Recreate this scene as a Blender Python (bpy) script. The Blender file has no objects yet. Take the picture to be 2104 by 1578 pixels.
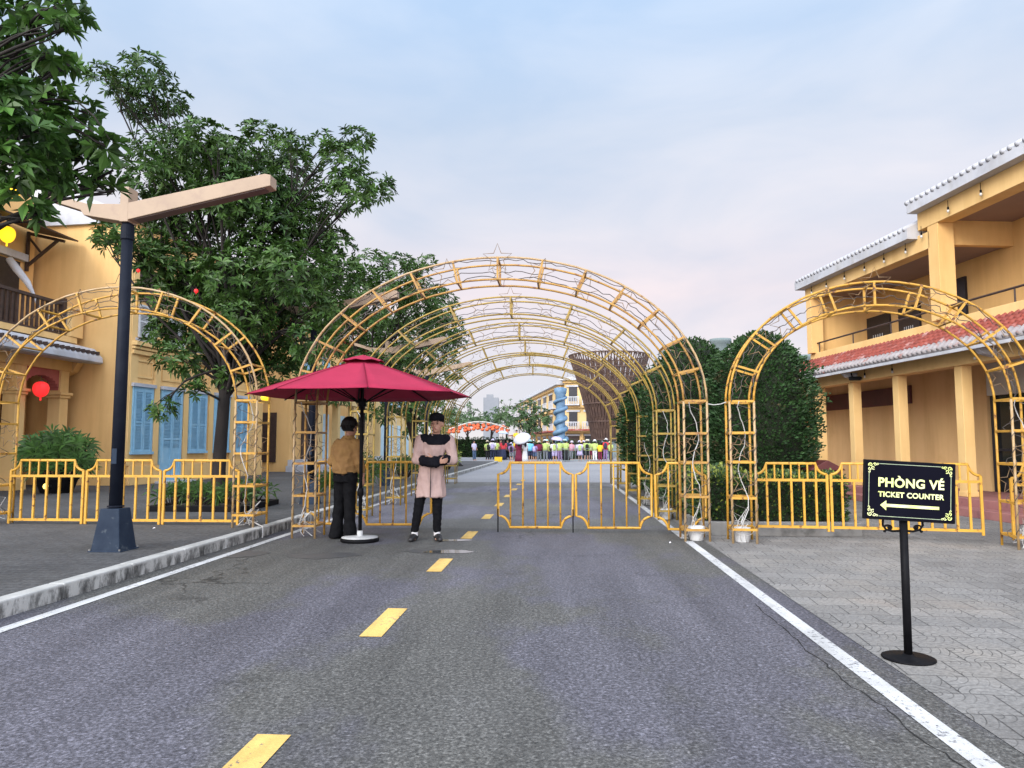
import bpy, math, random
from mathutils import Vector, Matrix, noise as mnoise
random.seed(7)
sc = bpy.context.scene
C = sc.collection
PHI = math.radians(3.65)                       # the road runs 3.65 degrees to the right of the camera heading
cp, sp = math.cos(PHI), math.sin(PHI)
def R(u, v, z=0.0):                            # road frame (u across, v along) -> world
    return Vector((u*cp + v*sp, -u*sp + v*cp, z))

# ------------------------------------------------------------------ camera, sky, sun, exposure
cam = bpy.data.cameras.new('camera'); camo = bpy.data.objects.new('camera', cam); C.objects.link(camo)
cam.sensor_width = 36; cam.lens = 1500/2104*36; cam.clip_end = 2000; cam.clip_start = .05
camo.location = (0, 0, 1.3); camo.rotation_euler = (math.radians(90+4.688), 0, 0)
sc.camera = camo
SUN_EL, SUN_AZ = math.radians(28), math.radians(215)   # soft light from behind the camera's left shoulder
w = bpy.data.worlds.new('World'); sc.world = w; w.use_nodes = True
wn, wl = w.node_tree.nodes, w.node_tree.links
wn.clear()
def WN(t, **k):
    n = wn.new(t)
    for a, b in k.items(): setattr(n, a, b)
    return n
sky = WN('ShaderNodeTexSky', sky_type='NISHITA', sun_disc=False, sun_elevation=SUN_EL, sun_rotation=SUN_AZ, dust_density=2.0)
bgs = WN('ShaderNodeBackground'); bgs.inputs[1].default_value = .08; wl.new(sky.outputs[0], bgs.inputs[0])
tc = WN('ShaderNodeTexCoord'); sep = WN('ShaderNodeSeparateXYZ'); wl.new(tc.outputs['Generated'], sep.inputs[0])
ramp = WN('ShaderNodeValToRGB'); wl.new(sep.outputs[2], ramp.inputs[0])
els = ramp.color_ramp.elements
els[0].position = 0.0; els[0].color = (.82, .79, .80, 1)
els[1].position = 1.0; els[1].color = (.95, 1.0, 1.1, 1)
for p, c in ((.10, (.80, .745, .775, 1)), (.20, (.81, .73, .755, 1)), (.29, (.71, .72, .785, 1)), (.40, (.63, .70, .81, 1)), (.55, (.57, .72, .92, 1)), (.72, (.75, .84, 1.0, 1))):
    e = els.new(p); e.color = c
mp = WN('ShaderNodeMapping'); mp.inputs['Scale'].default_value = (1, 1, 3.2); wl.new(tc.outputs['Generated'], mp.inputs[0])
nz = WN('ShaderNodeTexNoise'); nz.inputs['Scale'].default_value = 2.6; nz.inputs['Detail'].default_value = 5; nz.inputs['Roughness'].default_value = .52
nz.inputs['Distortion'].default_value = .4
wl.new(mp.outputs[0], nz.inputs[0])
r2 = WN('ShaderNodeValToRGB'); wl.new(nz.outputs[0], r2.inputs[0])
r2.color_ramp.elements[0].position = .33; r2.color_ramp.elements[0].color = (.86, .925, 1.0, 1)
r2.color_ramp.elements[1].position = .68; r2.color_ramp.elements[1].color = (1.16, 1.10, 1.07, 1)
mx = WN('ShaderNodeMix', data_type='RGBA', blend_type='MULTIPLY'); mx.inputs[0].default_value = 1
wl.new(ramp.outputs[0], mx.inputs[6]); wl.new(r2.outputs[0], mx.inputs[7])
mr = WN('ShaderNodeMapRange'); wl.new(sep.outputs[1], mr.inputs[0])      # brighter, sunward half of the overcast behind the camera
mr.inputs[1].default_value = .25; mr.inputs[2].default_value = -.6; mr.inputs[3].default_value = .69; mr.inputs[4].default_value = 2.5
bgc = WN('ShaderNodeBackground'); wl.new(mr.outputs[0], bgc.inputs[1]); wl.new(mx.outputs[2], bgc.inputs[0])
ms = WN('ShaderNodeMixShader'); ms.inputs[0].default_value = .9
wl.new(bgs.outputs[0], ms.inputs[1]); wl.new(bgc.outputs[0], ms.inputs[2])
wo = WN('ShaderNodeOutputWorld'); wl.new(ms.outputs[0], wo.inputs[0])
sl = bpy.data.lights.new('sun', 'SUN'); sl.energy = 2.1; sl.angle = math.radians(32); sl.color = (1, .95, .87)
so = bpy.data.objects.new('sun', sl); C.objects.link(so)
so.rotation_euler = (math.radians(90)-SUN_EL, 0, math.pi - SUN_AZ)
so.location = (-8, -8, 20)
sc.view_settings.view_transform = 'Standard'; sc.view_settings.look = 'None'
sc.view_settings.exposure = 0.72; sc.view_settings.gamma = 1; sc.view_settings.use_curve_mapping = False

# ------------------------------------------------------------------ materials
def mat(name, c1, c2=None, scale=6., rough=.7, bump=0., bscale=None, metal=0., detail=4., lo=.35, hi=.65, spec=.4, stretch=(1, 1, 1), c3=None, s3=1.5, lo3=.55, hi3=.7, trans=0., emit=None, estr=0., island=0., streak=0.):
    m = bpy.data.materials.new(name); m.use_nodes = True
    N, L = m.node_tree.nodes, m.node_tree.links
    b = N['Principled BSDF']; b.inputs['Roughness'].default_value = rough; b.inputs['Metallic'].default_value = metal
    b.inputs['Specular IOR Level'].default_value = spec
    col = None
    co = N.new('ShaderNodeTexCoord'); mpn = N.new('ShaderNodeMapping'); mpn.inputs['Scale'].default_value = stretch
    L.new(co.outputs['Object'], mpn.inputs[0])
    def noise(s, d=detail):
        n = N.new('ShaderNodeTexNoise'); n.inputs['Scale'].default_value = s; n.inputs['Detail'].default_value = d
        n.inputs['Roughness'].default_value = .6
        L.new(mpn.outputs[0], n.inputs[0]); return n
    if c2 is None:
        c2 = tuple(x*.82 for x in c1)
    n = noise(scale); rp = N.new('ShaderNodeValToRGB')
    rp.color_ramp.elements[0].position = lo; rp.color_ramp.elements[1].position = hi
    rp.color_ramp.elements[0].color = (*c1, 1); rp.color_ramp.elements[1].color = (*c2, 1)
    L.new(n.outputs[0], rp.inputs[0]); col = rp.outputs[0]
    if c3:
        n3 = noise(s3, 6); r3 = N.new('ShaderNodeValToRGB')
        r3.color_ramp.elements[0].position = lo3; r3.color_ramp.elements[1].position = hi3
        r3.color_ramp.elements[0].color = (0, 0, 0, 1); r3.color_ramp.elements[1].color = (1, 1, 1, 1)
        L.new(n3.outputs[0], r3.inputs[0])
        mxn = N.new('ShaderNodeMix'); mxn.data_type = 'RGBA'; L.new(r3.outputs[0], mxn.inputs[0]); L.new(col, mxn.inputs[6]); mxn.inputs[7].default_value = (*c3, 1)
        col = mxn.outputs[2]
    if streak:
        ms_ = N.new('ShaderNodeMapping'); ms_.inputs['Scale'].default_value = (2.4, 2.4, .30); L.new(co.outputs['Object'], ms_.inputs[0])
        ns_ = N.new('ShaderNodeTexNoise'); ns_.inputs['Scale'].default_value = 1.3; ns_.inputs['Detail'].default_value = 7; ns_.inputs['Roughness'].default_value = .65; L.new(ms_.outputs[0], ns_.inputs[0])
        rs_ = N.new('ShaderNodeValToRGB'); k_ = 1-streak; e_ = rs_.color_ramp.elements; e_[0].position = .46; e_[1].position = .68; e_[0].color = (1, 1, 1, 1); e_[1].color = (k_, k_*.97, k_*.92, 1); L.new(ns_.outputs[0], rs_.inputs[0])
        mx_ = N.new('ShaderNodeMix'); mx_.data_type = 'RGBA'; mx_.blend_type = 'MULTIPLY'; mx_.inputs[0].default_value = 1; L.new(col, mx_.inputs[6]); L.new(rs_.outputs[0], mx_.inputs[7]); col = mx_.outputs[2]
    if island:
        g = N.new('ShaderNodeNewGeometry'); hs = N.new('ShaderNodeHueSaturation')
        ma = N.new('ShaderNodeMapRange'); ma.inputs[3].default_value = 1-island; ma.inputs[4].default_value = 1+island
        L.new(g.outputs['Random Per Island'], ma.inputs[0]); L.new(ma.outputs[0], hs.inputs['Value']); L.new(col, hs.inputs['Color']); col = hs.outputs[0]
    L.new(col, b.inputs['Base Color'])
    if bump:
        nb = noise(bscale or scale*4, 5); bn = N.new('ShaderNodeBump'); bn.inputs['Strength'].default_value = bump; bn.inputs['Distance'].default_value = .01
        L.new(nb.outputs[0], bn.inputs['Height']); L.new(bn.outputs[0], b.inputs['Normal'])
    if emit:
        b.inputs['Emission Color'].default_value = (*emit, 1); b.inputs['Emission Strength'].default_value = estr
    if trans:
        t = N.new('ShaderNodeBsdfTranslucent'); L.new(col, t.inputs[0]); mm = N.new('ShaderNodeMixShader'); mm.inputs[0].default_value = trans
        L.new(b.outputs[0], mm.inputs[1]); L.new(t.outputs[0], mm.inputs[2]); L.new(mm.outputs[0], N['Material Output'].inputs[0])
    return m
M = {}
RUST = (.11, .035, .012)
M['ochre'] = mat('ochre_paint', (.50, .275, .035), (.42, .215, .03), 9, .5, .15, 60, c3=RUST, s3=11, lo3=.56, hi3=.66)
M['fence'] = mat('fence_paint', (.56, .305, .035), (.48, .25, .03), 7, .42, .1, 60, c3=RUST, s3=14, lo3=.59, hi3=.68)
M['orange'] = mat('front_arch_paint', (.42, .235, .042), (.32, .17, .045), 7, .45, .15, 60, c3=(.20, .085, .035), s3=9, lo3=.53, hi3=.66)
M['olive'] = mat('tunnel_paint', (.34, .225, .034), (.25, .165, .04), 6, .5, .15, 60, c3=(.16, .09, .04), s3=10, lo3=.56, hi3=.68)
M['palepost'] = mat('bleached_paint', (.40, .29, .165), (.34, .21, .08), 8, .5, .15, 60, c3=(.2, .085, .03), s3=14, lo3=.6, hi3=.7)
M['wire'] = mat('star_wire', (.20, .13, .08), (.26, .17, .08), 20, .6)
M['cable'] = mat('cable_grey', (.55, .55, .53), (.38, .36, .33), 9, .6)
M['cabledark'] = mat('cable_dark', (.045, .04, .036), (.10, .08, .07), 9, .7)
M['yellow'] = mat('yellow_plaster', (.76, .485, .195), (.71, .44, .17), .7, .85, .12, 40, c3=(.66, .41, .155), s3=.5, lo3=.55, hi3=.75, detail=6, streak=.10)
M['cream'] = mat('cream_plaster', (.76, .51, .22), (.69, .45, .18), .9, .85, .1, 40, streak=.10)
M['sandy'] = mat('sandy_plaster', (.72, .475, .225), (.66, .43, .195), .8, .85, .1, 40, c3=(.55, .34, .13), s3=.6, streak=.10)
M['white'] = mat('white_plaster', (.50, .51, .54), (.40, .41, .44), 1.6, .8, .1, 30, c3=(.33, .33, .34), s3=2.2, lo3=.58, hi3=.75, streak=.10)
M['redtile'] = mat('red_tile', (.31, .070, .048), (.21, .048, .036), 4, .7, .2, 40, c3=(.46, .28, .26), s3=3, lo3=.55, hi3=.7)
M['mortar'] = mat('tile_mortar', (.36, .335, .335), (.28, .255, .26), 5, .85, .3, 30, c3=(.30, .15, .13), s3=7, lo3=.56, hi3=.66)
M['purple'] = mat('ceiling_plaster_shade', (.30, .21, .185), (.27, .19, .165), 1.2, .9)  # purple-brown shadow tone of the ceilings put into the plaster colour
M['darkwood'] = mat('dark_wood', (.035, .022, .02), (.06, .036, .028), 8, .6, .2, 30)
M['door'] = mat('dark_door', (.012, .013, .02), (.02, .02, .028), 6, .35)
M['glass'] = mat('dark_glass', (.012, .013, .014), (.02, .02, .02), 3, .08, spec=.6)
M['panel'] = mat('pale_panel', (.58, .57, .50), (.5, .5, .45), 2, .6)
M['maroon'] = mat('maroon_board', (.10, .022, .02), (.075, .018, .017), 5, .5)
M['pinkstep'] = mat('pink_step', (.33, .145, .13), (.26, .11, .105), 2.5, .7, .15, 40, c3=(.19, .08, .08), s3=4)
M['blue'] = mat('blue_shutter', (.27, .48, .62), (.21, .41, .55), 5, .55, .1, 30, c3=(.32, .50, .60), s3=3)
M['palelouver'] = mat('pale_louvre', (.55, .56, .56), (.45, .46, .47), 5, .6)
M['pole'] = mat('lamp_black_paint', (.006, .008, .015), (.010, .013, .021), 6, .6, .1, 40, spec=.12)
M['plinth'] = mat('lamp_plinth_paint', (.011, .020, .038), (.020, .032, .052), 5, .6, .2, 20, spec=.15, c3=(.07, .085, .10), s3=9, lo3=.62, hi3=.72)
M['beige'] = mat('lamp_arm_paint', (.36, .26, .175), (.31, .22, .15), 3, .55, c3=(.30, .21, .15), s3=6, stretch=(1, 1, 1))
M['beigeshade'] = mat('lamp_arm_shade', (.13, .085, .07), (.10, .065, .055), 5, .5)  # darker beige: shade below the lamp arms put into the colour
M['canopy'] = mat('umbrella_cloth', (.36, .024, .062), (.31, .019, .052), 2.5, .8, .1, 120, spec=.2)
M['seam'] = mat('umbrella_seam', (.22, .012, .036), None, 3, .85, spec=.1)
M['black'] = mat('black_paint', (.004, .004, .005), (.007, .007, .008), 10, .55, spec=.08, c3=(.12, .11, .1), s3=30, lo3=.72, hi3=.76)
M['disc'] = mat('base_disc_top', (.46, .46, .45), (.36, .36, .35), 6, .6)
M['signface'] = mat('sign_face', (.002, .002, .006), (.003, .003, .008), 3, .5, spec=.06)
M['signyellow'] = mat('sign_yellow', (.64, .72, .20), (.74, .74, .42), 9, .45)
M['signline'] = mat('sign_line', (.38, .44, .26), (.26, .32, .22), 20, .45)
M['kerb'] = None
M['bucket'] = mat('bucket_plastic', (.60, .60, .60), (.48, .48, .47), 4, .45, c3=(.2, .17, .13), s3=8, lo3=.6, hi3=.75)
M['bark'] = mat('bark', (.024, .018, .015), (.012, .010, .009), 5, .95, .8, 16, stretch=(1, 1, .35))
M['leaf'] = mat('leaf_green', (.028, .070, .012), (.054, .110, .019), 1.5, .45, island=.5, trans=.12, spec=.3)
M['leafnear'] = mat('leaf_near', (.032, .085, .014), (.060, .130, .022), 1.8, .42, island=.5, trans=.2, spec=.3)
M['leafdark'] = mat('leaf_topiary', (.020, .052, .016), (.034, .074, .022), 3, .5, island=.5, trans=.1, spec=.25, c3=(.085, .045, .03), s3=2.2, lo3=.60, hi3=.72)
M['leafmid'] = mat('leaf_roadside', (.036, .088, .018), (.064, .125, .024), 1.2, .45, island=.4, trans=.22)
M['hedge'] = mat('leaf_hedge', (.022, .055, .018), (.04, .08, .022), 3, .5, island=.5, trans=.15)
M['hedgetip'] = mat('leaf_hedge_tip', (.30, .32, .06), (.16, .22, .04), 6, .5, island=.4, trans=.2)
M['palmleaf'] = mat('leaf_palm', (.045, .11, .024), (.075, .16, .03), 2, .42, island=.45, trans=.2)
M['farleaf'] = mat('leaf_far', (.05, .105, .04), (.085, .14, .05), .6, .6, island=.35, trans=.2)
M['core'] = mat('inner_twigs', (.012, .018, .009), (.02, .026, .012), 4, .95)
M['concrete'] = mat('planter_concrete', (.24, .235, .22), (.17, .165, .155), 3, .9, .3, 30, c3=(.09, .088, .08), s3=3.5)
M['soil'] = mat('soil', (.03, .024, .018), (.05, .04, .03), 9, 1, .5, 30)
M['skin'] = mat('skin', (.42, .235, .16), (.38, .20, .135), 6, .55)
M['skindark'] = mat('skin_tan', (.30, .155, .10), (.26, .13, .085), 6, .55)
M['hair'] = mat('black_hair', (.004, .004, .004), (.008, .007, .007), 20, .55, spec=.2)
M['trouser'] = mat('black_cloth', (.004, .004, .005), (.007, .007, .008), 14, .9, spec=.1)
M['tunic'] = mat('pink_tunic', (.43, .30, .262), (.36, .245, .215), 7, .85, .25, 14)
M['tunicblack'] = mat('black_trim', (.005, .005, .008), (.009, .009, .012), 9, .9, spec=.1)
M['olivebrown'] = mat('mustard_shirt', (.24, .135, .042), (.19, .10, .033), 5, .85, .25, 14)
M['sock'] = mat('white_sock', (.62, .60, .60), None, 8, .9)
M['shoe'] = mat('dark_shoe', (.018, .017, .018), None, 8, .5)
M['redlantern'] = mat('red_lantern_silk', (.65, .02, .02), None, 6, .6, emit=(1, .03, .03), estr=.6)
M['yellowlantern'] = mat('yellow_lantern_silk', (.75, .50, .02), None, 6, .6, emit=(1, .62, .02), estr=.9)
M['spotglow'] = mat('spot_lens', (.8, .6, .1), None, 6, .4, emit=(1, .8, .2), estr=1.2)
M['bulb'] = mat('bulb_glass', (.62, .60, .55), None, 8, .2)
M['lanternglow'] = mat('lantern_glow_plaster', (.42, .12, .10), (.36, .10, .085), 3, .8)  # red lantern glow put into the plaster colour of the near porch arch
M['bamboo'] = mat('dark_bamboo', (.06, .035, .028), (.10, .06, .045), 2, .6)
M['dragon'] = mat('blue_dragon_column', (.13, .22, .32), (.07, .14, .22), 2, .6)
M['greyblock'] = mat('grey_block', (.17, .18, .195), (.21, .22, .235), .2, .9)
M['stonegrey'] = mat('grey_green_stone', (.18, .22, .22), (.14, .175, .175), 1, .8)
M['gold'] = mat('far_yellow_plaster', (.62, .46, .22), (.56, .40, .18), .5, .85)
M['paleblue'] = mat('pale_blue_panel', (.42, .58, .66), None, 3, .6)

def ground_mat(name, kind):
    m = bpy.data.materials.new(name); m.use_nodes = True
    N, L = m.node_tree.nodes, m.node_tree.links; b = N['Principled BSDF']
    co = N.new('ShaderNodeTexCoord')
    def nz(s, d=4, st=(1, 1, 1), ro=.6):
        mp_ = N.new('ShaderNodeMapping'); mp_.inputs['Scale'].default_value = st; L.new(co.outputs['Object'], mp_.inputs[0])
        n = N.new('ShaderNodeTexNoise'); n.inputs['Scale'].default_value = s; n.inputs['Detail'].default_value = d; n.inputs['Roughness'].default_value = ro
        L.new(mp_.outputs[0], n.inputs[0]); return n.outputs[0]
    def rampn(src, p):
        r = N.new('ShaderNodeValToRGB'); e = r.color_ramp.elements
        e[0].position, e[1].position = p[0][0], p[-1][0]; e[0].color = (*p[0][1], 1); e[1].color = (*p[-1][1], 1)
        for q in p[1:-1]:
            x = e.new(q[0]); x.color = (*q[1], 1)
        L.new(src, r.inputs[0]); return r.outputs[0]
    def mul(a, c, f=1., mode='MULTIPLY'):
        x = N.new('ShaderNodeMix'); x.data_type = 'RGBA'; x.blend_type = mode; x.inputs[0].default_value = f; L.new(a, x.inputs[6]); L.new(c, x.inputs[7]); return x.outputs[2]
    def mth(op, a, bb=None):
        x = N.new('ShaderNodeMath'); x.operation = op
        for i, q in enumerate((a, bb)):
            if q is None: continue
            if isinstance(q, (int, float)): x.inputs[i].default_value = q
            else: L.new(q, x.inputs[i])
        return x.outputs[0]
    b.inputs['Roughness'].default_value = .8; b.inputs['Specular IOR Level'].default_value = .35
    h = None
    g = lambda v: (v, v, v)
    if kind.startswith('asphalt'):
        base = rampn(nz(.34, 6, (1, .55, 1), .55), [(.40, (.088, .086, .078)), (.47, (.092, .090, .084)), (.51, (.094, .091, .106)), (.70, (.110, .106, .126))])
        vo = N.new('ShaderNodeTexVoronoi'); vo.inputs['Scale'].default_value = 85; L.new(co.outputs['Object'], vo.inputs[0])
        st = rampn(vo.outputs['Color'], [(.1, g(.5)), (.55, g(.88)), (.9, g(1.75))])
        fine = rampn(nz(42, 6, ro=.8), [(.38, g(.36)), (.52, g(1.0)), (.64, g(1.9))])
        c = mul(mul(base, st, .7), fine, .9)
        wear = rampn(nz(1.1, 6, (2.2, .22, 1)), [(.36, g(.80)), (.64, g(1.14))])
        c = mul(c, wear); c = mul(c, rampn(nz(.9, 4), [(.63, g(1)), (.70, g(.72))]))
        crk = N.new('ShaderNodeTexVoronoi'); crk.feature = 'DISTANCE_TO_EDGE'; crk.inputs['Scale'].default_value = .22
        dn = N.new('ShaderNodeTexNoise'); dn.inputs['Scale'].default_value = 2.6; dn.inputs['Detail'].default_value = 7; L.new(co.outputs['Object'], dn.inputs[0])
        va = N.new('ShaderNodeVectorMath'); va.operation = 'ADD'; L.new(co.outputs['Object'], va.inputs[0]); L.new(dn.outputs['Color'], va.inputs[1]); L.new(va.outputs[0], crk.inputs[0])
        cr = rampn(crk.outputs[0], [(.0, g(.25)), (.003, g(.4)), (.007, g(1))])
        gate = rampn(nz(.35, 2), [(.52, g(0)), (.6, g(1))])
        c2 = mul(c, cr); x = N.new('ShaderNodeMix'); x.data_type = 'RGBA'; L.new(gate, x.inputs[0]); L.new(c, x.inputs[6]); L.new(c2, x.inputs[7]); c = x.outputs[2]
        h = nz(75, 4); bs = .55
        if kind == 'asphalt_pale': c = mul(c, rampn(nz(.3, 3), [(.3, g(1.25)), (.7, g(1.5))]))  # paler road past the gate, with the far sheen put into its colour
        rr = rampn(nz(.5, 4), [(.35, g(.75)), (.7, g(.55))]); L.new(rr, b.inputs['Roughness'])
    elif kind == 'plaza':
        c = mul(rampn(nz(.12, 6), [(.35, (.215, .215, .222)), (.65, (.275, .275, .285))]), rampn(nz(14, 4), [(.3, g(.8)), (.7, g(1.2))])); h = nz(30, 4); bs = .3
    elif kind == 'sidewalk':
        c = mul(rampn(nz(.7, 6), [(.3, (.052, .052, .051)), (.55, (.074, .074, .074)), (.75, (.105, .102, .10))]), rampn(nz(26, 5, ro=.75), [(.33, g(.6)), (.68, g(1.4))]))
        br = N.new('ShaderNodeTexBrick'); br.inputs['Scale'].default_value = 1; br.inputs['Brick Width'].default_value = .22; br.inputs['Row Height'].default_value = .11
        br.inputs['Mortar Size'].default_value = .006; br.inputs['Color1'].default_value = (1.05, 1.05, 1.05, 1); br.inputs['Color2'].default_value = (.85, .85, .86, 1); br.inputs['Mortar'].default_value = (.5, .5, .5, 1)
        L.new(co.outputs['Object'], br.inputs[0]); c = mul(c, br.outputs[0]); h = nz(40, 4); bs = .4
    elif kind == 'paver':
        # square pressed-concrete pavers carrying fans of concentric arcs, laid askew to the road
        rot = N.new('ShaderNodeMapping'); rot.inputs['Rotation'].default_value = (0, 0, math.radians(4)); rot.inputs['Scale'].default_value = (1/.30, 1/.30, 1); L.new(co.outputs['Object'], rot.inputs[0])
        s_ = N.new('ShaderNodeSeparateXYZ'); L.new(rot.outputs[0], s_.inputs[0])
        row = mth('FLOOR', s_.outputs[1]); odd = mth('FRACT', mth('MULTIPLY', row, .5))
        fx = mth('FRACT', mth('ADD', s_.outputs[0], odd)); fy = mth('FRACT', s_.outputs[1])
        dist = mth('SQRT', mth('ADD', mth('POWER', mth('SUBTRACT', fx, .5), 2), mth('POWER', mth('MULTIPLY', fy, 1.0), 2)))
        dist2 = mth('SQRT', mth('ADD', mth('POWER', fx, 2), mth('POWER', mth('SUBTRACT', fy, 1), 2)))
        sel = mth('LESS_THAN', dist, .52)
        d_ = mth('ADD', mth('MULTIPLY', sel, dist), mth('MULTIPLY', mth('SUBTRACT', 1, sel), dist2))
        ring = mth('FRACT', mth('MULTIPLY', d_, 6.0))
        line = rampn(ring, [(.0, g(.32)), (.07, g(.40)), (.15, g(1.02)), (.97, g(1.04)), (1.0, g(.4))])
        ex = mth('MINIMUM', mth('MINIMUM', fx, mth('SUBTRACT', 1, fx)), mth('MINIMUM', fy, mth('SUBTRACT', 1, fy)))
        joint = rampn(ex, [(.0, g(.34)), (.010, g(.42)), (.022, g(1.0))])
        cell = N.new('ShaderNodeTexWhiteNoise'); cell.noise_dimensions = '2D'; cv = N.new('ShaderNodeCombineXYZ')
        L.new(mth('FLOOR', mth('ADD', s_.outputs[0], odd)), cv.inputs[0]); L.new(row, cv.inputs[1]); L.new(cv.outputs[0], cell.inputs[0])
        per = rampn(cell.outputs[0], [(0., g(.86)), (1., g(1.1))])
        base = rampn(nz(.5, 6), [(.3, (.145, .137, .13)), (.5, (.196, .189, .178)), (.62, (.228, .212, .19)), (.75, (.25, .212, .178))])
        pres = rampn(nz(2.6, 5), [(.42, g(.12)), (.6, g(1.))])
        ln = N.new('ShaderNodeMix'); ln.data_type = 'RGBA'; L.new(pres, ln.inputs[0]); ln.inputs[6].default_value = (1, 1, 1, 1); L.new(line, ln.inputs[7])
        c = mul(mul(mul(mul(base, ln.outputs[2]), joint), per), rampn(nz(34, 5, ro=.75), [(.33, g(.68)), (.68, g(1.3))])); h = mth('ADD', mth('MULTIPLY', nz(50, 4), .5), joint); bs = .35
    elif kind == 'kerb':
        base = rampn(nz(3, 5), [(.3, (.33, .33, .31)), (.7, (.46, .455, .43))])
        st = rampn(nz(5.5, 6, (1, 1.2, .55), .7), [(.42, g(1)), (.52, g(.40)), (.62, g(.14))])
        geo = N.new('ShaderNodeSeparateXYZ'); L.new(co.outputs['Object'], geo.inputs[0])
        low = N.new('ShaderNodeMapRange'); low.inputs[1].default_value = .10; low.inputs[2].default_value = .122; low.inputs[3].default_value = 1; low.inputs[4].default_value = .15; L.new(geo.outputs[2], low.inputs[0])
        x = N.new('ShaderNodeMix'); x.data_type = 'RGBA'; L.new(low.outputs[0], x.inputs[0]); x.inputs[6].default_value = (1, 1, 1, 1); L.new(st, x.inputs[7])
        c = mul(base, x.outputs[2]); h = nz(30, 4); bs = .4
    elif kind in ('whiteline', 'yellowline'):
        base = rampn(nz(3, 6), [(.35, (.52, .52, .51) if kind[0] == 'w' else (.68, .46, .14)), (.7, (.43, .43, .42) if kind[0] == 'w' else (.58, .36, .10))])
        wearm = rampn(mth('ADD', mth('MULTIPLY', nz(26, 8, ro=.8), .72), mth('MULTIPLY', nz(1.4, 4), .28)), [(.545, g(0)), (.59, g(1))])
        x = N.new('ShaderNodeMix'); x.data_type = 'RGBA'; L.new(wearm, x.inputs[0]); L.new(base, x.inputs[6]); x.inputs[7].default_value = (.11, .108, .115, 1); c = mul(x.outputs[2], rampn(nz(2.2, 5, (3, .5, 1)), [(.4, g(.82)), (.6, g(1.04))])); h = nz(75, 4); bs = .4
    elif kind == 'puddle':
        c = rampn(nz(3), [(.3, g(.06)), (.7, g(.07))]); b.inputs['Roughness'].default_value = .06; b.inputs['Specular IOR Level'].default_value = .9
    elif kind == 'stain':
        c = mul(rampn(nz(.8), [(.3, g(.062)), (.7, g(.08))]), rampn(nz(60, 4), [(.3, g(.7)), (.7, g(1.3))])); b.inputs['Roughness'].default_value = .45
    L.new(c, b.inputs['Base Color'])
    if h is not None:
        bn = N.new('ShaderNodeBump'); bn.inputs['Strength'].default_value = bs; bn.inputs['Distance'].default_value = .006; L.new(h, bn.inputs['Height']); L.new(bn.outputs[0], b.inputs['Normal'])
    return m

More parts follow.
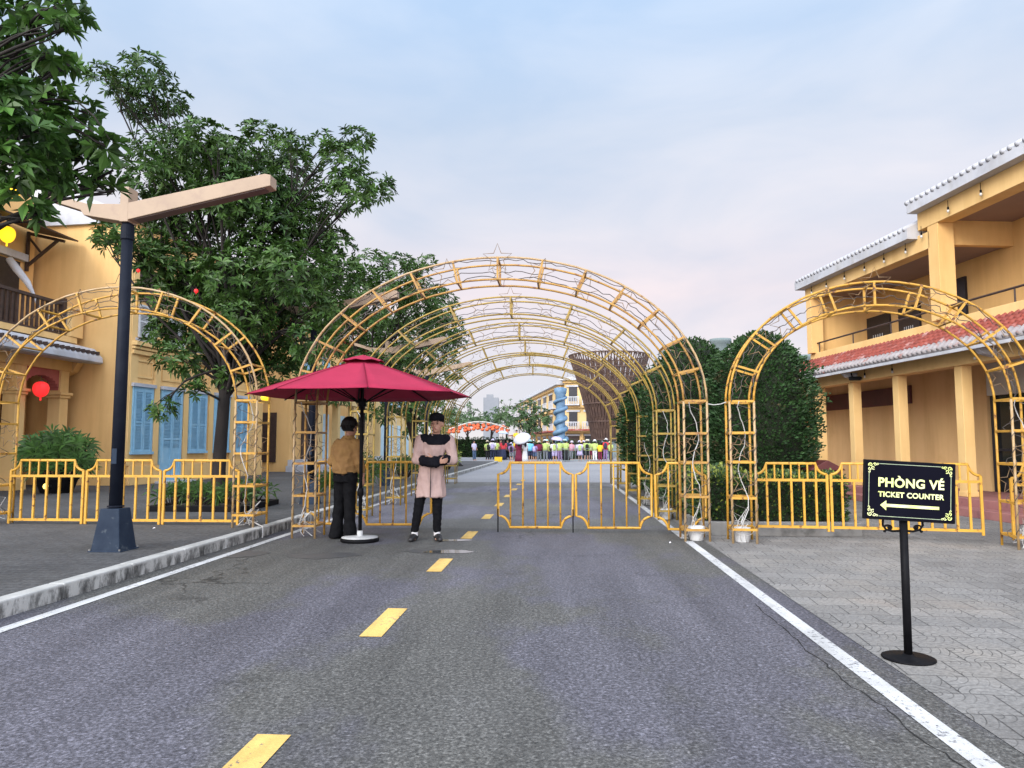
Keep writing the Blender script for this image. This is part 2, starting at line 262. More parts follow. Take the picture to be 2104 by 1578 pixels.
# ------------------------------------------------------------------ mesh helper
class MB:
    def __init__(s): s.v = []; s.f = []
    def quad(s, *p):
        n = len(s.v); s.v += [tuple(q) for q in p]; s.f.append(tuple(range(n, n+len(p))))
    def obox(s, c, ax, ay, az):                 # centre and three half-axes
        c, ax, ay, az = map(Vector, (c, ax, ay, az)); n = len(s.v)
        for k in range(8):
            s.v.append(tuple(c + ax*(1 if k & 1 else -1) + ay*(1 if k & 2 else -1) + az*(1 if k & 4 else -1)))
        for q in ((0, 2, 3, 1), (4, 5, 7, 6), (0, 1, 5, 4), (2, 6, 7, 3), (0, 4, 6, 2), (1, 3, 7, 5)): s.f.append(tuple(n+i for i in q))
    def box(s, x0, x1, y0, y1, z0, z1):
        s.obox(((x0+x1)/2, (y0+y1)/2, (z0+z1)/2), ((x1-x0)/2, 0, 0), (0, (y1-y0)/2, 0), (0, 0, (z1-z0)/2))
    def bar(s, p0, p1, wd, ht, up=(0, 0, 1)):
        p0, p1 = Vector(p0), Vector(p1); d = (p1-p0); l = d.length/2; d.normalize()
        up = Vector(up)
        if abs(d.dot(up)) > .98: up = Vector((1, 0, 0))
        a = d.cross(up).normalized(); b_ = a.cross(d)
        s.obox((p0+p1)/2, d*l, a*wd/2, b_*ht/2)
    def tube(s, pts, r, n=6, closed=False, cap=True):
        pts = [Vector(p) for p in pts]; m = len(pts)
        rs = r if isinstance(r, (list, tuple)) else [r]*m
        prev = None; base = len(s.v)
        for i in range(m):
            if closed: d = pts[(i+1) % m] - pts[i-1]
            else: d = pts[min(i+1, m-1)] - pts[max(i-1, 0)]
            if d.length < 1e-9: d = Vector((0, 0, 1))
            d.normalize()
            if prev is None:
                a = d.cross(Vector((0, 0, 1)) if abs(d.z) < .9 else Vector((1, 0, 0))).normalized()
            else:
                a = prev - d*prev.dot(d)
                if a.length < 1e-6: a = d.orthogonal()
                a.normalize()
            prev = a; b_ = d.cross(a)
            for k in range(n):
                t = 2*math.pi*k/n
                s.v.append(tuple(pts[i] + (a*math.cos(t) + b_*math.sin(t))*rs[i]))
        for i in range(m if closed else m-1):
            j = (i+1) % m
            for k in range(n):
                k2 = (k+1) % n
                s.f.append((base+i*n+k, base+i*n+k2, base+j*n+k2, base+j*n+k))
        if cap and not closed:
            s.f.append(tuple(base+k for k in reversed(range(n)))); s.f.append(tuple(base+(m-1)*n+k for k in range(n)))
    def lathe(s, prof, c=(0, 0, 0), n=20, sx=1., sy=1., cap=True):
        base = len(s.v); m = len(prof)
        for r, z in prof:
            for k in range(n):
                t = 2*math.pi*k/n; s.v.append((c[0]+r*sx*math.cos(t), c[1]+r*sy*math.sin(t), c[2]+z))
        for i in range(m-1):
            for k in range(n):
                k2 = (k+1) % n; s.f.append((base+i*n+k, base+i*n+k2, base+(i+1)*n+k2, base+(i+1)*n+k))
        if cap:
            s.f.append(tuple(base+k for k in reversed(range(n)))); s.f.append(tuple(base+(m-1)*n+k for k in range(n)))
    def loft(s, rings, n=16):                   # rings: (cx, cy, z, rx, ry)
        base = len(s.v)
        for cx, cy, z, rx, ry in rings:
            for k in range(n):
                t = 2*math.pi*k/n; s.v.append((cx+rx*math.cos(t), cy+ry*math.sin(t), z))
        for i in range(len(rings)-1):
            for k in range(n):
                k2 = (k+1) % n; s.f.append((base+i*n+k, base+i*n+k2, base+(i+1)*n+k2, base+(i+1)*n+k))
        s.f.append(tuple(base+k for k in reversed(range(n)))); m = len(rings); s.f.append(tuple(base+(m-1)*n+k for k in range(n)))
    def cap_(s, p0, p1, r0, r1, n=10):          # capsule
        p0, p1 = Vector(p0), Vector(p1); d = p1-p0; l = d.length
        if l < 1e-6: d = Vector((0, 0, 1)); l = 1e-6
        d.normalize(); pts = []; rs = []
        for q in (-.98, -.7, -.35): pts.append(p0+d*r0*q); rs.append(r0*math.sqrt(1-q*q))
        pts.append(p0); rs.append(r0); pts.append(p1); rs.append(r1)
        for q in (.35, .7, .98): pts.append(p1+d*r1*q); rs.append(r1*math.sqrt(1-q*q))
        s.tube(pts, rs, n)
    def ell(s, c, rx, ry, rz, n=14):
        prof = [(math.sin(math.pi*i/8)*1.0 if 0 < i < 8 else .02, -math.cos(math.pi*i/8)) for i in range(9)]
        base = len(s.v); s.lathe(prof, (0, 0, 0), n)
        for i in range(base, len(s.v)):
            x, y, z = s.v[i]; s.v[i] = (c[0]+x*rx, c[1]+y*ry, c[2]+z*rz)
    def prism(s, poly, y0, y1, f=None):         # polygon in local x,z pushed from y0 to y1
        f = f or (lambda x, y, z: (x, y, z)); n = len(poly); b0 = len(s.v)
        for x, z in poly: s.v.append(tuple(f(x, y0, z)))
        for x, z in poly: s.v.append(tuple(f(x, y1, z)))
        s.f.append(tuple(b0+i for i in range(n))); s.f.append(tuple(b0+n+i for i in reversed(range(n))))
        for i in range(n):
            j = (i+1) % n; s.f.append((b0+i, b0+n+i, b0+n+j, b0+j))
    def leaf(s, p, d, up, L, wd, droop=.15, fold=.25):
        d = d.normalized(); a = d.cross(up)
        if a.length < 1e-4: a = d.orthogonal()
        a.normalize(); nn = a.cross(d)
        tip = p + d*L - Vector((0, 0, 1))*L*droop; mid = p + d*L*.55 - Vector((0, 0, 1))*L*droop*.25
        n = len(s.v)
        s.v += [tuple(p), tuple(mid + a*wd/2 + nn*fold*wd), tuple(tip), tuple(mid - a*wd/2 + nn*fold*wd)]
        s.f += [(n, n+1, n+2), (n, n+2, n+3)]
    def mesh(s, name, smooth=False):
        me = bpy.data.meshes.new(name); me.from_pydata(s.v, [], s.f); me.update()
        if smooth: me.shade_smooth()
        return me
    def build(s, name, m, parent=None, smooth=False, bevel=0., loc=None, rotz=0.):
        o = bpy.data.objects.new(name, s.mesh(name, smooth)); C.objects.link(o); o.data.materials.append(m)
        if parent: o.parent = parent
        if loc is not None: o.location = loc
        if rotz: o.rotation_euler.z = rotz
        if bevel:
            bm = o.modifiers.new('bevel', 'BEVEL'); bm.width = bevel; bm.segments = 2; bm.limit_method = 'ANGLE'
        return o
def tag(o, label=None, cat=None, group=None, kind=None):
    if label: o['label'] = label
    if cat: o['category'] = cat
    if group: o['group'] = group
    if kind: o['kind'] = kind
    return o
def thing(name, label, cat, loc=(0, 0, 0), rotz=0., group=None):
    o = bpy.data.objects.new(name, None); C.objects.link(o); o.location = loc; o.rotation_euler = (0, 0, rotz); o.empty_display_size = .2
    return tag(o, label, cat, group)
def kids(o): return [c for c in bpy.data.objects if c.parent == o]
def copy_tree(o, parent=None, group=None):
    c = o.copy(); C.objects.link(c); c.parent = parent
    for ch in kids(o): copy_tree(ch, c)
    return c
def remesh(mb, name, m, parent, voxel, smooth=4, wrinkle=0., wf=(9, 9, 5)):
    o = mb.build(name, m, None, True)
    r = o.modifiers.new('r', 'REMESH'); r.mode = 'VOXEL'; r.voxel_size = voxel
    if smooth:
        s_ = o.modifiers.new('s', 'SMOOTH'); s_.iterations = smooth; s_.factor = .5
    dg = bpy.context.evaluated_depsgraph_get(); me = bpy.data.meshes.new_from_object(o.evaluated_get(dg))
    o.modifiers.clear(); old = o.data; o.data = me; bpy.data.meshes.remove(old); me.name = name
    if wrinkle:
        nn = [v_.normal.copy() for v_ in me.vertices]
        for v_, n_ in zip(me.vertices, nn):
            c_ = v_.co; q = mnoise.noise(Vector((c_.x*wf[0]+c_.z*3, c_.y*wf[1], c_.z*wf[2]))); q2 = mnoise.noise(Vector((c_.x*wf[0]*2.3, c_.y*wf[1]*2.3+4, c_.z*wf[2]*2.6+c_.x*7)))
            v_.co = c_ + n_*wrinkle*((1-abs(q)*2.2)*.9 + q2*.7)
        me.update()
    me.shade_smooth()
    if not me.materials: me.materials.append(m)
    if parent: o.parent = parent
    return o
def struct(o): o['kind'] = 'structure'; return o

# ------------------------------------------------------------------ ground, road, pavements
def sheet(name, x0, x1, y0, y1, z, kind):
    mb = MB(); mb.quad((x0, y0, z), (x1, y0, z), (x1, y1, z), (x0, y1, z))
    o = mb.build(name, ground_mat(name, kind)); o.rotation_euler.z = -PHI; return struct(o)
sheet('ground', -700, 700, -60, 1400, -.01, 'plaza')
sheet('road', -4.16, 1.94, -9, 11.35, 0, 'asphalt')
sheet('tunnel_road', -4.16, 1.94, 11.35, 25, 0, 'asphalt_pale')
sheet('pavement', 1.94, 45, -9, 26, .003, 'paver')
mb = MB(); mb.box(-45, -4.30, -9, 50, -.05, .128); o = mb.build('sidewalk', ground_mat('sidewalk', 'sidewalk')); o.rotation_euler.z = -PHI; struct(o)
mb = MB(); v = -9.
while v < 50:
    mb.box(-4.302, -4.155, v+.004, v+.996, -.05, .132 + random.uniform(-.002, .003)); v += 1.0
o = mb.build('kerb', ground_mat('kerb', 'kerb'), bevel=.012); o.rotation_euler.z = -PHI; struct(o)
def marking(name, rects, kind):
    mb = MB()
    for a, b_, c, d in rects: mb.quad((a, c, .004), (b_, c, .004), (b_, d, .004), (a, d, .004))
    o = mb.build(name, ground_mat(name, kind)); o.rotation_euler.z = -PHI; struct(o)
marking('road_edge_line', [(-3.95, -3.845, -9, 24.5), (1.67, 1.78, -9, 10.05), (1.67, 1.78, 10.3, 24.5)], 'whiteline')
marking('road_centre_dashes', [(-1.355, -1.2, v0, v0+.85) for v0 in (-.2, 2.46, 4.98, 7.5, 10.1, 12.75, 15.35, 17.95, 20.6, 23.2, 25.8)], 'yellowline')
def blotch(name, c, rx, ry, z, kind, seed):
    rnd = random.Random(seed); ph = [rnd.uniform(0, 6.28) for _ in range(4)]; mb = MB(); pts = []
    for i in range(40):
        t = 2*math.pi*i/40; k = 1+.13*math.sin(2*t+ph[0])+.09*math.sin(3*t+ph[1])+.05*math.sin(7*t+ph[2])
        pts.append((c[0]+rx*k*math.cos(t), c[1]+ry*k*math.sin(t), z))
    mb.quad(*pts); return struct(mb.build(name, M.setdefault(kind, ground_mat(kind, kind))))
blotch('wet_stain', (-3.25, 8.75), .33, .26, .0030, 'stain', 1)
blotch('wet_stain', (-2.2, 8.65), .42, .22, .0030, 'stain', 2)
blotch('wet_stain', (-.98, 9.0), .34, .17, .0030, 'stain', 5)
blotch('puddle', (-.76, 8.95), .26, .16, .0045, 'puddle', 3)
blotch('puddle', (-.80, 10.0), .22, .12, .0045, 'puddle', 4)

mb = MB(); CR = [(1.50, 6.2), (1.47, 5.75), (1.49, 5.3), (1.45, 4.9), (1.47, 4.55), (1.46, 4.2), (1.50, 3.85), (1.48, 3.5), (1.53, 3.2), (1.50, 2.9)]; rnd = random.Random(4); P = []
for (a0, b0), (a1, b1) in zip(CR, CR[1:]):
    for k in range(6): P.append((.10+a0+(a1-a0)*k/6+rnd.uniform(-.012, .012), b0+(b1-b0)*k/6))
for k in range(len(P)-1):
    w0, w1 = .0015+.0035*abs(math.sin(k*.7)), .0015+.0035*abs(math.sin((k+1)*.7)); (x0, y0), (x1, y1) = P[k], P[k+1]
    mb.quad((x0-w0, y0, .0022), (x0+w0, y0, .0022), (x1+w1, y1, .0022), (x1-w1, y1, .0022))
o = mb.build('road_crack', mat('crack', (.012, .012, .012), None, 9, 1.)); o.rotation_euler.z = -PHI; struct(o)
for k, (u_, v_, z_, lb_) in enumerate(((-7.7, 8.2, .13, 'flat white paper scrap on the left pavement, left of the lamp post'), (-5.6, 9.9, .13, 'tiny white scrap on the left pavement in front of the fence'), (1.45, 9.8, .005, 'small white scrap on the road beside the right gate foot'))):
    mb = MB(); r_ = .045 if k == 0 else .016
    mb.quad((-r_, -r_*.5, 0), (r_*.8, -r_*.6, .012), (r_, r_*.5, .004), (-r_*.7, r_*.6, .014)); mb.quad((-r_*.7, r_*.6, .014), (r_, r_*.5, .004), (r_*.4, r_*.9, .02)); o = mb.build('paper_scrap', M['sock']); o.location = R(u_, v_, z_); tag(o, lb_, 'litter', 'scraps of litter')
# ------------------------------------------------------------------ pixel helper (only to find real positions at a chosen depth)
TH = math.radians(4.688)
def at(px, py, d):
    a, b_ = (px-1052)/1500, (789-py)/1500
    y = math.cos(TH)-b_*math.sin(TH); z = math.sin(TH)+b_*math.cos(TH); t = d/y
    return Vector((a*t, d, 1.3+z*t))

# ------------------------------------------------------------------ right building: two-storey yellow house with porch and tiled eaves
rb = thing('yellow_house', 'two-storey yellow house with red tiled lower eave and open balcony at the right edge', 'building', (9.652, 0, 0), .068)
mb = MB(); mb.box(-.32, 9, 5, 24.3, 0, .30); mb.build('porch_floor', M['pinkstep'], rb, bevel=.012)
mb = MB(); mb.box(-.64, -.323, 5, 24.3, 0, .15); mb.build('step', M['pinkstep'], rb, bevel=.012)
for i, y in enumerate((8.3, 10.2, 12.1, 14.05, 16.1, 17.95, 19.7, 21.7, 23.9)):
    mb = MB(); mb.box(-.105, .105, y-.105, y+.105, .30, 2.80); mb.box(-.12, .12, y-.12, y+.12, .302, .40); mb.build('column', M['cream'], rb, bevel=.008)
mb = MB(); mb.box(-.16, .16, 5, 24.2, 2.80, 3.15); mb.build('porch_beam', M['cream'], rb)
mb = MB(); mb.box(1.5, 1.75, 15.45, 24.2, .302, 3.55); mb.box(.16, 1.5, 24.0, 24.25, .302, 3.15); mb.build('wall', M['sandy'], rb)
mb = MB(); mb.box(1.6, 1.75, 5, 15.45, .302, 2.32); mb.build('shop_glass', M['glass'], rb)
mb = MB(); mb.box(1.5, 1.62, 5, 15.43, 2.32, 3.0); mb.build('shop_lintel', M['panel'], rb)
mb = MB()
for y in (15.30, 14.0, 12.6, 11.2): mb.box(1.52, 1.59, y, y+.07, .302, 2.31)
mb.box(1.53, 1.588, 5, 15.30, 1.15, 1.2); mb.build('shop_frame', M['door'], rb)
mb = MB(); mb.box(1.45, 1.5, 11.9, 14.2, 1.45, 2.05); mb.build('poster', M['panel'], rb)
mb = MB(); mb.box(1.44, 1.497, 18.0, 22.6, 2.30, 2.75); mb.build('signboard', M['maroon'], rb, bevel=.01)
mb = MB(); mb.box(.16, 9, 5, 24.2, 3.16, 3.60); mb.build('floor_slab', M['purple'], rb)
mb = MB(); mb.box(-.06, .158, 5, 20.05, 3.56, 3.76); mb.build('balcony_edge', M['cream'], rb, bevel=.01)
# tiled lower eave: under-board, barrel tile rows and a mortared front edge
mb = MB()
mb.prism([(-.56, 3.02), (-.02, 3.50), (-.02, 3.56), (-.56, 3.08)], 5, 24.4); mb.build('eave_board', M['white'], rb)
mb = MB(); y = 5.05
while y < 24.3:
    for k in range(4):
        t0, t1 = .26+.74*k/4, .26+.74*(k+1)/4+.02
        p0 = (-.56+.53*t0, y, 3.10+.47*t0+.015); p1 = (-.56+.53*t1, y, 3.10+.47*t1)
        mb.tube([p0, p1], [.066, .056], 8)
    y += .155
mb.build('roof_tiles', M['redtile'], rb, True)
mb = MB(); mb.box(-.585, -.54, 5, 24.35, 2.985, 3.045); mb.build('gutter', M['white'], rb)
mb = MB(); y = 5.05
while y < 24.3:
    mb.tube([(-.585, y, 3.085), (-.43, y, 3.225)], [.056, .058], 8); y += .155
mb.prism([(-.575, 3.046), (-.575, 3.10), (-.38, 3.28), (-.38, 3.2)], 5, 24.38); mb.build('tile_mortar_band', M['mortar'], rb, True)
for y in (12.9, 17.5):
    mb = MB(); mb.prism([(-.52, 3.0), (-.17, 3.0), (-.17, 2.84), (-.42, 2.90)], y, y+.14); mb.build('eave_bracket', M['white'], rb)
# upper floor
mb = MB(); mb.box(1.5, 8, 5, 20.05, 3.60, 6.3); mb.box(.16, 1.497, 19.9, 20.05, 3.60, 5.70); mb.build('wall', M['yellow'], rb)
for y, w_, zt in ((19.86, .26, 5.27), (14.5, .32, 5.72), (8.9, .32, 5.72)):
    mb = MB(); mb.box(-.17, .17, y-w_/2, y+w_/2, 3.76, zt); mb.build('column', M['yellow'], rb, bevel=.008)
mb = MB(); mb.box(-.17, .15, 14.6, 20.02, 5.27, 5.62); mb.build('upper_beam', M['cream'], rb, bevel=.006)
mb = MB(); mb.box(-.18, .16, 5, 14.95, 5.72, 6.12); mb.build('upper_beam', M['cream'], rb, bevel=.006)
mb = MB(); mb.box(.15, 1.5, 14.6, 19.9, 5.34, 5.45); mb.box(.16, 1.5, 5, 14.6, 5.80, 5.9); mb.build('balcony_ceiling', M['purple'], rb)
for (y0, y1, z0, z1) in ((18.75, 19.8, 3.60, 4.72), (17.5, 18.35, 3.6, 4.72), (15.85, 16.65, 3.6, 5.0), (10.5, 11.5, 3.6, 5.0)):
    mb = MB(); mb.box(1.44, 1.497, y0, y1, z0, z1); d = mb.build('balcony_door', M['door'], rb)
    mb = MB()
    for q in range(5):
        yy = y0+(y1-y0)*(.3+.1*q); mb.box(1.425, 1.438, yy-.008, yy+.008, z0+.3, z0+.62)
    mb.box(1.425, 1.437, y0+(y1-y0)*.28, y0+(y1-y0)*.72, z0+.29, z0+.31); mb.build('grille', M['palelouver'], d)
def roof_up(y0, y1, z, nm):
    mb = MB(); mb.prism([(-.40, z-.06), (-.40, z+.16), (3.5, z+2.1), (7.4, z+.16), (7.4, z-.06)], y0, y1); r = mb.build('roof', M['white'], rb)
    mb = MB(); y = y0+.08
    while y < y1:
        mb.tube([(-.42, y, z+.15), (.5, y, z+.15+.46)], [.05, .055], 8); y += .17
    mb.build('tile_ends', M['white'], r, True)
mb = MB(); mb.box(.151, 1.498, 14.45, 14.598, 5.30, 6.12); mb.build('gable_wall', M['yellow'], rb)
roof_up(14.98, 20.15, 5.62, 'l'); roof_up(5, 14.96, 6.14, 'r')
mb = MB(); mb.tube([(-.02, 5, 4.02), (-.02, 19.7, 4.02)], .022, 6)
for y in (19.6, 17.9, 16.3, 12.6, 10.8): mb.tube([(-.02, y, 3.76), (-.02, y, 4.02)], .016, 6)
mb.build('balcony_rail', M['darkwood'], rb)
def rbw(x, y, z): return Matrix.Rotation(.068, 4, 'Z') @ Vector((x, y, z)) + Vector((9.652, 0, 0))
words = ['nearest the camera', 'second from the camera', 'third from the camera', 'fourth from the camera', 'fifth from the camera', 'sixth from the camera', 'seventh from the camera', 'eighth from the camera', 'ninth from the camera', 'tenth from the camera']
ub = ((13.0, 5.88), (13.9, 5.86), (14.75, 5.60), (15.3, 5.42), (16.1, 5.42), (16.9, 5.42), (17.8, 5.42), (18.7, 5.42), (19.5, 5.42))
for i, (y, z) in enumerate(ub):
    b = thing('hanging_bulb', 'small bare bulb under the upper roof of the right house, ' + words[i], 'light bulb', rbw(-.24, y, z), 0, 'bulbs strung along the right house')
    mb = MB(); mb.tube([(0, 0, .0), (0, 0, .16)], .006, 5); mb.lathe([(.018, -.03), (.02, .02), (.012, .03)], n=8); mb.build('socket', M['black'], b)
    mb = MB(); mb.ell((0, 0, -.055), .026, .026, .034, 8); mb.build('bulb', M['bulb'], b, True)
for i, y in enumerate((13.4, 16.0, 17.1, 19.4, 20.3)):
    b = thing('hanging_bulb', 'small bare bulb below the red tiled porch eave, ' + words[i], 'light bulb', rbw(-.22, y, 2.93), 0, 'bulbs strung along the right house')
    mb = MB(); mb.tube([(0, 0, .0), (0, 0, .16)], .006, 5); mb.lathe([(.018, -.03), (.02, .02), (.012, .03)], n=8); mb.build('socket', M['black'], b)
    mb = MB(); mb.ell((0, 0, -.055), .026, .026, .034, 8); mb.build('bulb', M['bulb'], b, True)
cc = thing('security_camera', 'small dark security camera under the red tiled porch eave', 'camera', rbw(-.30, 17.4, 2.86), .9)
mb = MB(); mb.box(-.05, .05, -.13, .12, -.05, .04); mb.build('housing', M['black'], cc, bevel=.01)
mb = MB(); mb.tube([(0, -.13, -.005), (0, -.16, -.005)], .032, 10); mb.build('lens', M['glass'], cc)
mb = MB(); mb.tube([(0, .05, .03), (.03, .08, .13)], .014, 6); mb.build('bracket', M['black'], cc)

# ------------------------------------------------------------------ left building with the blue shutters
lb = thing('shuttered_house', 'yellow two-storey house with blue louvred shutters behind the big tree on the left', 'building', (-10.85, 20.64, .128), -.1637)
mb = MB(); mb.box(-12, 0, 0, 7.6, 0, 7.55); mb.build('wall', M['yellow'], lb)
mb = MB(); mb.box(-.02, .06, 0.06, 7.55, 0, .55); mb.box(-.03, .035, -.03, .30, .55, 7.4)
for y in (1.12, 2.58, 4.0, 5.3, 6.55): mb.box(-.02, .07, y-.09, y+.16, .552, 3.72)
mb.build('pilaster', M['cream'], lb, bevel=.01)
mb = MB(); mb.box(-.02, .10, 0, 7.6, 3.74, 3.86); mb.box(-.02, .20, -.02, 7.62, 3.98, 4.10); mb.box(-.02, .14, -.01, 7.61, 3.88, 3.96); mb.build('cornice', M['cream'], lb, bevel=.012)
for y0, y1 in ((.12, .98), (1.42, 2.42), (2.85, 3.82), (4.22, 5.16), (5.5, 6.4)):
    mb = MB()
    mb.box(.002, .03, y0, y1, 3.08, 3.13); mb.box(.002, .03, y0, y1, 3.55, 3.60); mb.box(.002, .03, y0, y0+.05, 3.13, 3.55); mb.box(.002, .03, y1-.05, y1, 3.13, 3.55)
    mb.build('wall_panel', M['cream'], lb)
def shutter_leaf(y0, y1, z0, z1, parent, m, x=.05, solid=0.):
    mb = MB(); t = .055
    mb.box(x, x+.04, y0, y0+t, z0, z1); mb.box(x, x+.04, y1-t, y1, z0, z1)
    zm = z0+(z1-z0)*.46
    for z in (z0, zm, z1-t): mb.box(x, x+.038, y0+t, y1-t, z, z+t)
    mb.box(x-.02, x+.006, y0+.01, y1-.01, z0+.01, z1-.01)
    z = z0+t+.02
    while z < z1-t-.02:
        if z0+solid < z and not (zm-.03 < z < zm+t+.01): mb.obox((x+.018, (y0+y1)/2, z), (.016, 0, -.012), (0, (y1-y0)/2-t, 0), (.002, 0, .003))
        z += .042
    if solid: mb.box(x, x+.02, y0+t, y1-t, z0+t, z0+solid)
    mb.build('shutter', m, parent)
def blue_window(y0, y1, z0, z1, solid=0., nm='window'):
    mb = MB(); mb.box(.002, .075, y0-.07, y0, z0, z1); mb.box(.002, .075, y1, y1+.07, z0, z1); mb.box(.002, .076, y0-.07, y1+.07, z1, z1+.09)
    wnd = mb.build(nm, M['blue'], lb)
    mb = MB(); mb.box(.002, .13, y0-.12, y1+.12, z1+.092, z1+.19); mb.build('lintel', M['white'], wnd)
    if not solid:
        mb = MB(); mb.box(.002, .12, y0-.1, y1+.1, z0-.08, z0-.002); mb.build('sill', M['blue'], wnd)
    ym = (y0+y1)/2
    shutter_leaf(y0, ym-.008, z0, z1, wnd, M['blue'], solid=solid); shutter_leaf(ym+.008, y1, z0, z1, wnd, M['blue'], solid=solid)
for y0, y1 in ((.16, .92), (2.86, 3.70), (4.25, 5.1), (5.55, 6.35)): blue_window(y0, y1, .95, 2.72)
blue_window(1.45, 2.35, .06, 2.72, solid=1.0, nm='door')
mb = MB(); mb.box(.005, .5, 1.2, 2.6, 0, .06); mb.build('doorstep', M['white'], lb)
for y0, y1 in ((.2, 1.0), (1.6, 2.4), (3.0, 3.8), (4.4, 5.2), (5.8, 6.6)):
    mb = MB(); mb.box(.002, .05, y0-.08, y1+.08, 4.14, 4.22); wnd = mb.build('window', M['white'], lb)
    shutter_leaf(y0, (y0+y1)/2-.01, 4.24, 5.2, wnd, M['palelouver']); shutter_leaf((y0+y1)/2+.01, y1, 4.24, 5.2, wnd, M['palelouver'])
    mb = MB(); mb.box(.002, .04, y0, y1, 5.32, 6.3); mb.build('transom', M['darkwood'], wnd)
mb = MB(); mb.prism([(-.2, 7.551), (.3, 7.551), (.3, 7.62), (-2.6, 8.75), (-6, 8.9), (-12, 8.9), (-12, 7.551)], -.12, 7.8); mb.build('roof', M['white'], lb)
mb = MB(); mb.tube([(-.03, -.05, 0.02), (-.03, -.05, 7.5)], .045, 8); mb.build('downpipe', M['cream'], lb)

# nearest left building: only its far end shows, a porch, a balcony and a curled awning
nb = thing('balcony_house', 'yellow house with dark balcony and white tiled awning at the left edge', 'building', (-13.95, 20.75, .128), -PHI)
mb = MB(); mb.box(-6, 0, -10, .18, 0, 8.3); mb.build('wall', M['yellow'], nb)
mb = MB(); mb.box(.003, 1.56, -.30, .1, 3.55, 3.995); mb.box(.003, 1.62, -9.8, -.1, 4.0, 4.16); mb.build('balcony_floor', M['cream'], nb)
Q = .70
for y in (-.35, -2.0, -3.9, -5.8):
    mb = MB(); mb.box(Q+.44, Q+.80, y-.17, y+.17, .3, 2.44); mb.box(Q+.36, Q+.88, y-.25, y+.25, 2.52, 2.60); mb.box(Q+.40, Q+.84, y-.21, y+.21, 2.44, 2.519); mb.box(Q+.44, Q+.80, y-.17, y+.17, 2.602, 3.2)
    mb.box(Q+.36, Q+.88, y-.25, y+.25, 0, .3); mb.build('column', M['cream'], nb, bevel=.01)
mb = MB(); mb.box(Q+.40, Q+.84, -9.8, .05, 3.2, 3.548); mb.build('porch_beam', M['yellow'], nb)
for yc, m_ in ((-1.175, M['lanternglow']), (-2.95, M['yellow'])):
    mb = MB(); hw = .655 if yc > -2 else .78; arc = [(yc+hw*math.cos(math.pi*k/14), 2.60+.42*math.sin(math.pi*k/14)) for k in range(15)]
    for (ya, za), (yb, zb) in zip(arc, arc[1:]): mb.obox((Q+.62, (ya+yb)/2, ((za+zb)/2+3.2)/2), (.12, 0, 0), (0, (yb-ya)/2, 0), (0, 0, (3.2-(za+zb)/2)/2))
    mb.build('arch', m_, nb)
mb = MB(); mb.box(.002, .05, -3.2, -.25, .02, 3.3); mb.build('porch_glow_panel', M['maroon'], nb)  # dark red panel: lantern-lit back wall of the porch, painted as colour
mb = MB()
mb.prism([(.05, 3.60), (Q+1.55, 3.42), (Q+1.62, 3.46), (Q+1.60, 3.60), (Q+1.35, 3.86), (Q+.9, 3.97), (.05, 3.985)], -9.5, .05); aw = mb.build('awning', M['white'], nb, bevel=.01)
mb = MB(); y = -9.4
while y < -.1:
    mb.box(Q+1.50, Q+1.612, y, y+.05, 3.66, 3.76); y += .21
mb.box(Q+1.49, Q+1.52, -9.4, -.1, 3.70, 3.73)
mb.build('tile_gaps', M['darkwood'], aw)
mb = MB(); mb.prism([(Q+.06, 3.55), (Q+1.0, 3.46), (Q+.85, 3.2), (Q+.5, 3.05), (Q+.06, 2.95)], -.14, .12); mb.build('awning_bracket', M['cream'], nb, bevel=.01)
mb = MB()
for i in range(46):
    y = -8.4+.18*i
    if y < -.55: mb.box(Q+.74, Q+.78, y, y+.07, 4.24, 5.02)
mb.box(Q+.70, Q+.82, -9, -.45, 5.02, 5.10); mb.box(Q+.71, Q+.81, -9, -.45, 4.17, 4.24); mb.box(Q+.68, Q+.84, -.62, -.48, 4.17, 5.22); mb.build('balcony_railing', M['darkwood'], nb)
mb = MB(); mb.box(Q+.10, Q+.95, -.42, .10, 4.17, 4.92); mb.box(Q+.06, Q+1.0, -.46, .12, 4.922, 5.0); pr = mb.build('balcony_parapet', M['cream'], nb, bevel=.01)
mb = MB(); mb.box(Q+.25, Q+.82, -.45, -.425, 4.32, 4.36); mb.box(Q+.25, Q+.82, -.45, -.425, 4.74, 4.78); mb.box(Q+.25, Q+.29, -.45, -.425, 4.36, 4.74); mb.box(Q+.78, Q+.82, -.45, -.425, 4.36, 4.74); mb.build('relief', M['white'], pr)
mb = MB(); mb.box(.002, .05, -1.6, -.42, 4.2, 6.3); mb.build('balcony_door', M['door'], nb)
mb = MB(); mb.box(.002, .16, -1.9, -.25, 6.35, 6.55); mb.build('lintel', M['white'], nb)
for y in (-.18, -2.6):
    mb = MB(); mb.box(.03, .10, y-.04, y+.04, 6.1, 7.25); mb.bar((.07, y, 7.2), (1.15, y, 6.95), .08, .08); mb.bar((.07, y, 6.25), (.95, y, 6.98), .07, .07); mb.bar((.07, y, 7.1), (.45, y, 6.65), .05, .05)
    mb.build('eave_strut', M['darkwood'], nb)
mb = MB()
for k in range(4):
    mb.obox((.28+.3*k, -2.4, 7.28-.07*k), (.19, 0, -.045), (0, 2.5, 0), (.005, 0, .02))
mb.build('shingle_canopy', M['darkwood'], nb)
mb = MB(); mb.tube([(.3, -1.15, 6.2), (.55, -1.15, 5.9), (.85, -1.15, 5.55), (1.0, -1.15, 5.3), (1.35, -1.15, 4.6)], [.10, .11, .09, .05, .03], 8); mb.build('ridge_end', M['white'], nb, True)
